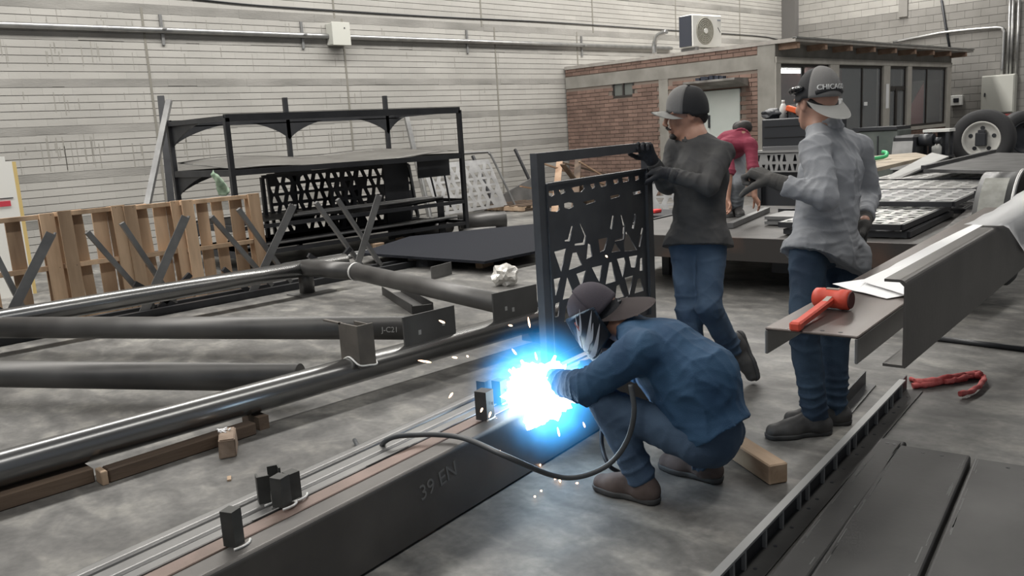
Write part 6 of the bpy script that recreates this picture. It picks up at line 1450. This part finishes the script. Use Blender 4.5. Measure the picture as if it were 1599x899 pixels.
# ------------------------------------------------------------------ bent man in maroon on the trailer
bd = 8.75
bJ = dict(base=(8.0, 4.8, DZ), pelvis=PD(1140, 232, bd+.35), chest=PD(1146, 222, bd+.02), neck=PD(1157, 213, bd-.05), head=PD(1160, 207, bd+.14),
    shL=PD(1172, 226, bd-.15), shR=PD(1132, 226, bd-.1), elL=PD(1176, 262, bd-.2), wrL=PD(1178, 306, bd-.25), elR=PD(1139, 268, bd-.25), wrR=PD(1136, 312, bd-.3),
    hipL=PD(1152, 238, bd+.36), hipR=PD(1134, 238, bd+.4))
J5 = bJ; 
for q, dx in (('L', 1.0), ('R', -1.0)):
    h_ = J5['hip'+q]; J5['kn'+q] = np.array([h_[0]-.12, h_[1]-.08, (h_[2]+DZ)*.5+.03]); J5['an'+q] = np.array([h_[0]+.02, h_[1]+.02, DZ+.09])
bk_, J4, P4_, ax4 = clothed('man in a maroon shirt bending over the trailer deck in the background', J5,
    dict(chest_f=(-.5, -.4, -.6), pelvis_f=(-.7, -.7, 0), head_f=(-.2, -.5, -.8), head_up=(-.5, -.3, .5), skin=skin, pants=mat('faded_grey_jeans', (.22, .24, .26), .85, col2=(.34, .36, .38), scale=6), shirt=maroon, glove=glove_grey, w=1.0, hem=.04, belly=.13, rib=.12, wide=1.3, bv=.008, mask=True,
    cuffat={'L': .12, 'R': .12}, hands={'L': dict(f=(.1, -.35, -.6), p=(-.6, .4, -.3), curl=.5, side=1, bare=True), 'R': dict(f=(0, -.2, -1), p=(-.6, .3, 0), curl=.6, side=-1, bare=True)}))
hair_patch(bk_, 'hair', P4_, [((-.02, -.03, .06), (-.02, .03, .06), .07, .07), ((-.07, -.03, .02), (-.07, .03, .02), .055, .055)], vox=.008)
shoe(bk_, J4['anL'], (-.7, -.6, 0), up, .09, .29, boot_m, sole_m, 7); shoe(bk_, J4['anR'], (-.7, -.6, 0), up, .09, .29, boot_m, sole_m, 8)
a, b = PD(1150, 352, bd-.35), PD(1192, 326, bd-.30)
A = at(1140, 352, DZ+.03); B = at(1198, 327, DZ+.03)
bm = bmesh.new(); bar(bm, A, B, .06, .05); tag(obj('steel_bar', bm, steel_grey), 'short grey bar under the hands of the maroon-shirted man', 'steel bar')
bm = bmesh.new(); A = at(1212, 352, DZ); box(bm, (0, 0, 0), (.5, .45, .03)); box(bm, (0, 0, .05), (.5, .45, .08)); box(bm, (.02, .02, .03), (.06, .43, .05)); tag(obj('flat_bracket', bm, steel_grey, None, (A.x, A.y-.35, DZ+.012), (0, 0, TA)), 'small grey double plate on the trailer edge left of the grey-shirted man', 'bracket')
# ================================================================== WELDING ARC, SPARKS, GLARE
AC = Vector((2.69, 2.64, .355))
pl = bpy.data.lights.new('arc_light', 'POINT'); pl.energy = 95; pl.color = (.38, .66, 1.0); pl.shadow_soft_size = .03
po = bpy.data.objects.new('arc_light', pl); po.location = AC; COL.objects.link(po)
arc = thing('welding_arc', 'blinding blue-white welding arc at the foot of the gate panel on the beam', 'welding arc', tuple(AC))
glare_m = emat('arc_glare', (.80, .95, 1.0), 9)
bm = bmesh.new(); bmesh.ops.create_icosphere(bm, subdivisions=4, radius=1)
rnd = random.Random(4)
for v in bm.verts:
    d = v.co.normalized(); r_ = .118+.05*noise.noise(d*1.8+Vector((3, 1, 2)))+.05*abs(noise.noise(d*4.5))+.03*abs(noise.noise(d*9))
    v.co = d*r_; v.co.x *= 1.12
obj('core', bm, glare_m, arc, smooth=True)  # blown-out glare, given shape as a blob much larger than the arc
# halo of glare around the core, built as an emission volume fading outward
m = bpy.data.materials.new('arc_halo'); m.use_nodes = True; nt = m.node_tree; nt.nodes.clear(); N = nt.nodes; L = nt.links
tc_ = N.new('ShaderNodeTexCoord'); ln = N.new('ShaderNodeVectorMath'); ln.operation = 'LENGTH'; L.new(tc_.outputs['Object'], ln.inputs[0])
mr = N.new('ShaderNodeMapRange'); mr.inputs['From Min'].default_value = .10; mr.inputs['From Max'].default_value = .38; mr.inputs['To Min'].default_value = 1; mr.inputs['To Max'].default_value = 0; L.new(ln.outputs['Value'], mr.inputs[0])
pw_ = N.new('ShaderNodeMath'); pw_.operation = 'POWER'; pw_.inputs[1].default_value = 3.2; L.new(mr.outputs[0], pw_.inputs[0])
ns = N.new('ShaderNodeTexNoise'); ns.inputs['Scale'].default_value = 9; L.new(tc_.outputs['Object'], ns.inputs['Vector'])
mu = N.new('ShaderNodeMath'); mu.operation = 'MULTIPLY'; L.new(pw_.outputs[0], mu.inputs[0]); L.new(ns.outputs[0], mu.inputs[1])
m2 = N.new('ShaderNodeMath'); m2.operation = 'MULTIPLY'; m2.inputs[1].default_value = 52; L.new(mu.outputs[0], m2.inputs[0])
em = N.new('ShaderNodeEmission'); em.inputs[0].default_value = (.06, .42, 1.0, 1); L.new(m2.outputs[0], em.inputs[1])
vo = N.new('ShaderNodeOutputMaterial'); L.new(em.outputs[0], vo.inputs['Volume'])
bm = bmesh.new(); bmesh.ops.create_icosphere(bm, subdivisions=3, radius=.39); obj('arc_halo', bm, m, arc)
# spikes of the glare, modelled as thin tapered glowing rods
bm = bmesh.new()
for k in range(26):
    th = rnd.uniform(0, 2*math.pi); el = rnd.uniform(-.5, 1.2); d = Vector((math.cos(th)*math.cos(el), math.sin(th)*math.cos(el), math.sin(el)))
    a0 = d*rnd.uniform(.09, .12); a1 = d*rnd.uniform(.15, .185); tube(bm, [a0, a0.lerp(a1, .6), a1], .004, 5, radii=[.012, .009, .006])
tag(obj('glare_spike', bm, glare_m, arc), kind='stuff')
sp_m = emat('hot_spark', (1.0, .62, .38), 5)
sparks = [(663, 564, 20, 3), (690, 502, 9, 4), (710, 558, 8, 1), (704, 617, 6, -8), (797, 508, 6, 1), (826, 503, 3, 16), (803, 549, 7, 9), (837, 556, 3, 12), (730, 466 + 90, 3, 2),
          (765, 647, 3, -9), (778, 654, 9, -6), (752, 640, 3, -7), (774, 655, 6, -5), (827, 664, 4, -9), (872, 674, 3, 14), (878, 663, 3, 10), (903, 664, 7, 11), (912, 663, 3, 8), (867, 747, 3, -3), (901, 754, 4, 0), (845, 766, 3, 0), (835, 775, 3, 0),
          (782, 706, 2, 6), (843, 724, 2, 7), (874, 749, 2, 8), (947, 400, 3, 3), (940, 495, 8, -8), (800, 585, 4, 10), (790, 668, 4, -3), (861, 652, 4, -5)]
spark_labels = ['long orange spark left of the arc, over the floor gap', 'orange spark in front of the gusset plate nearer the arc side', 'small spark just right of the long orange one', 'spark falling over the floor left of the clips', 'spark before the gusset plate beside the gate', 'steep spark just left of the gate post', 'slanting spark above the arc, left of the gate post', 'steep spark at the foot of the gate post', 'faint spark low over the floor left of the arc', 'spark at the base of the front clip', 'slanting spark right of the front clip base', 'tiny spark under the front clip', 'spark between clip and arc on the beam top', 'spark dropping below the left edge of the arc', 'long spark dropping straight below the arc', 'twin spark just right of the long one below the arc', 'slanting spark below the arc near the welder hand', 'shorter twin spark below the welder hand', 'spark dot near the cable low point', 'round spark dot under the cable by the boot', 'spark dot on the floor in the beam shadow', 'lowest spark dot on the floor by the beam', 'reddish spark before the beam web above the cable', 'reddish spark beside the cable on the beam web', 'thin red spark over the floor under the cable', 'tiny spark on the gate lattice', 'bright spark on the welding mask', 'spark flying off the upper left of the arc', 'spark off the lower left of the arc', 'spark just under the middle of the arc']
for k, (px, py, dx, dy) in enumerate(sparks):
    y = 2.72+.25*((k*37) % 11)/11-.15 if py > 470 else 2.84
    a, b = aty(px-dx*.5, py-dy*.5, y), aty(px+dx*.5, py+dy*.5, y); 
    if min(a.z, b.z) < .012: 
        sft = .014-min(a.z, b.z)
        a, b = at(px-dx*.5, py-dy*.5, .012), at(px+dx*.5, py+dy*.5, .014)
    bm = bmesh.new(); d = (b-a); L_ = max(d.length, .006); d = d.normalized() if d.length > 1e-4 else Vector((1, 0, 0)); c = (a+b)/2
    tube(bm, [c-d*L_*.5, c-d*L_*.2, c+d*L_*.25, c+d*L_*.5], .003, 6, radii=[.0012, .0040, .0045, .0015])
    tag(obj('spark', bm, sp_m), spark_labels[k], 'spark', 'sparks flying from the arc')
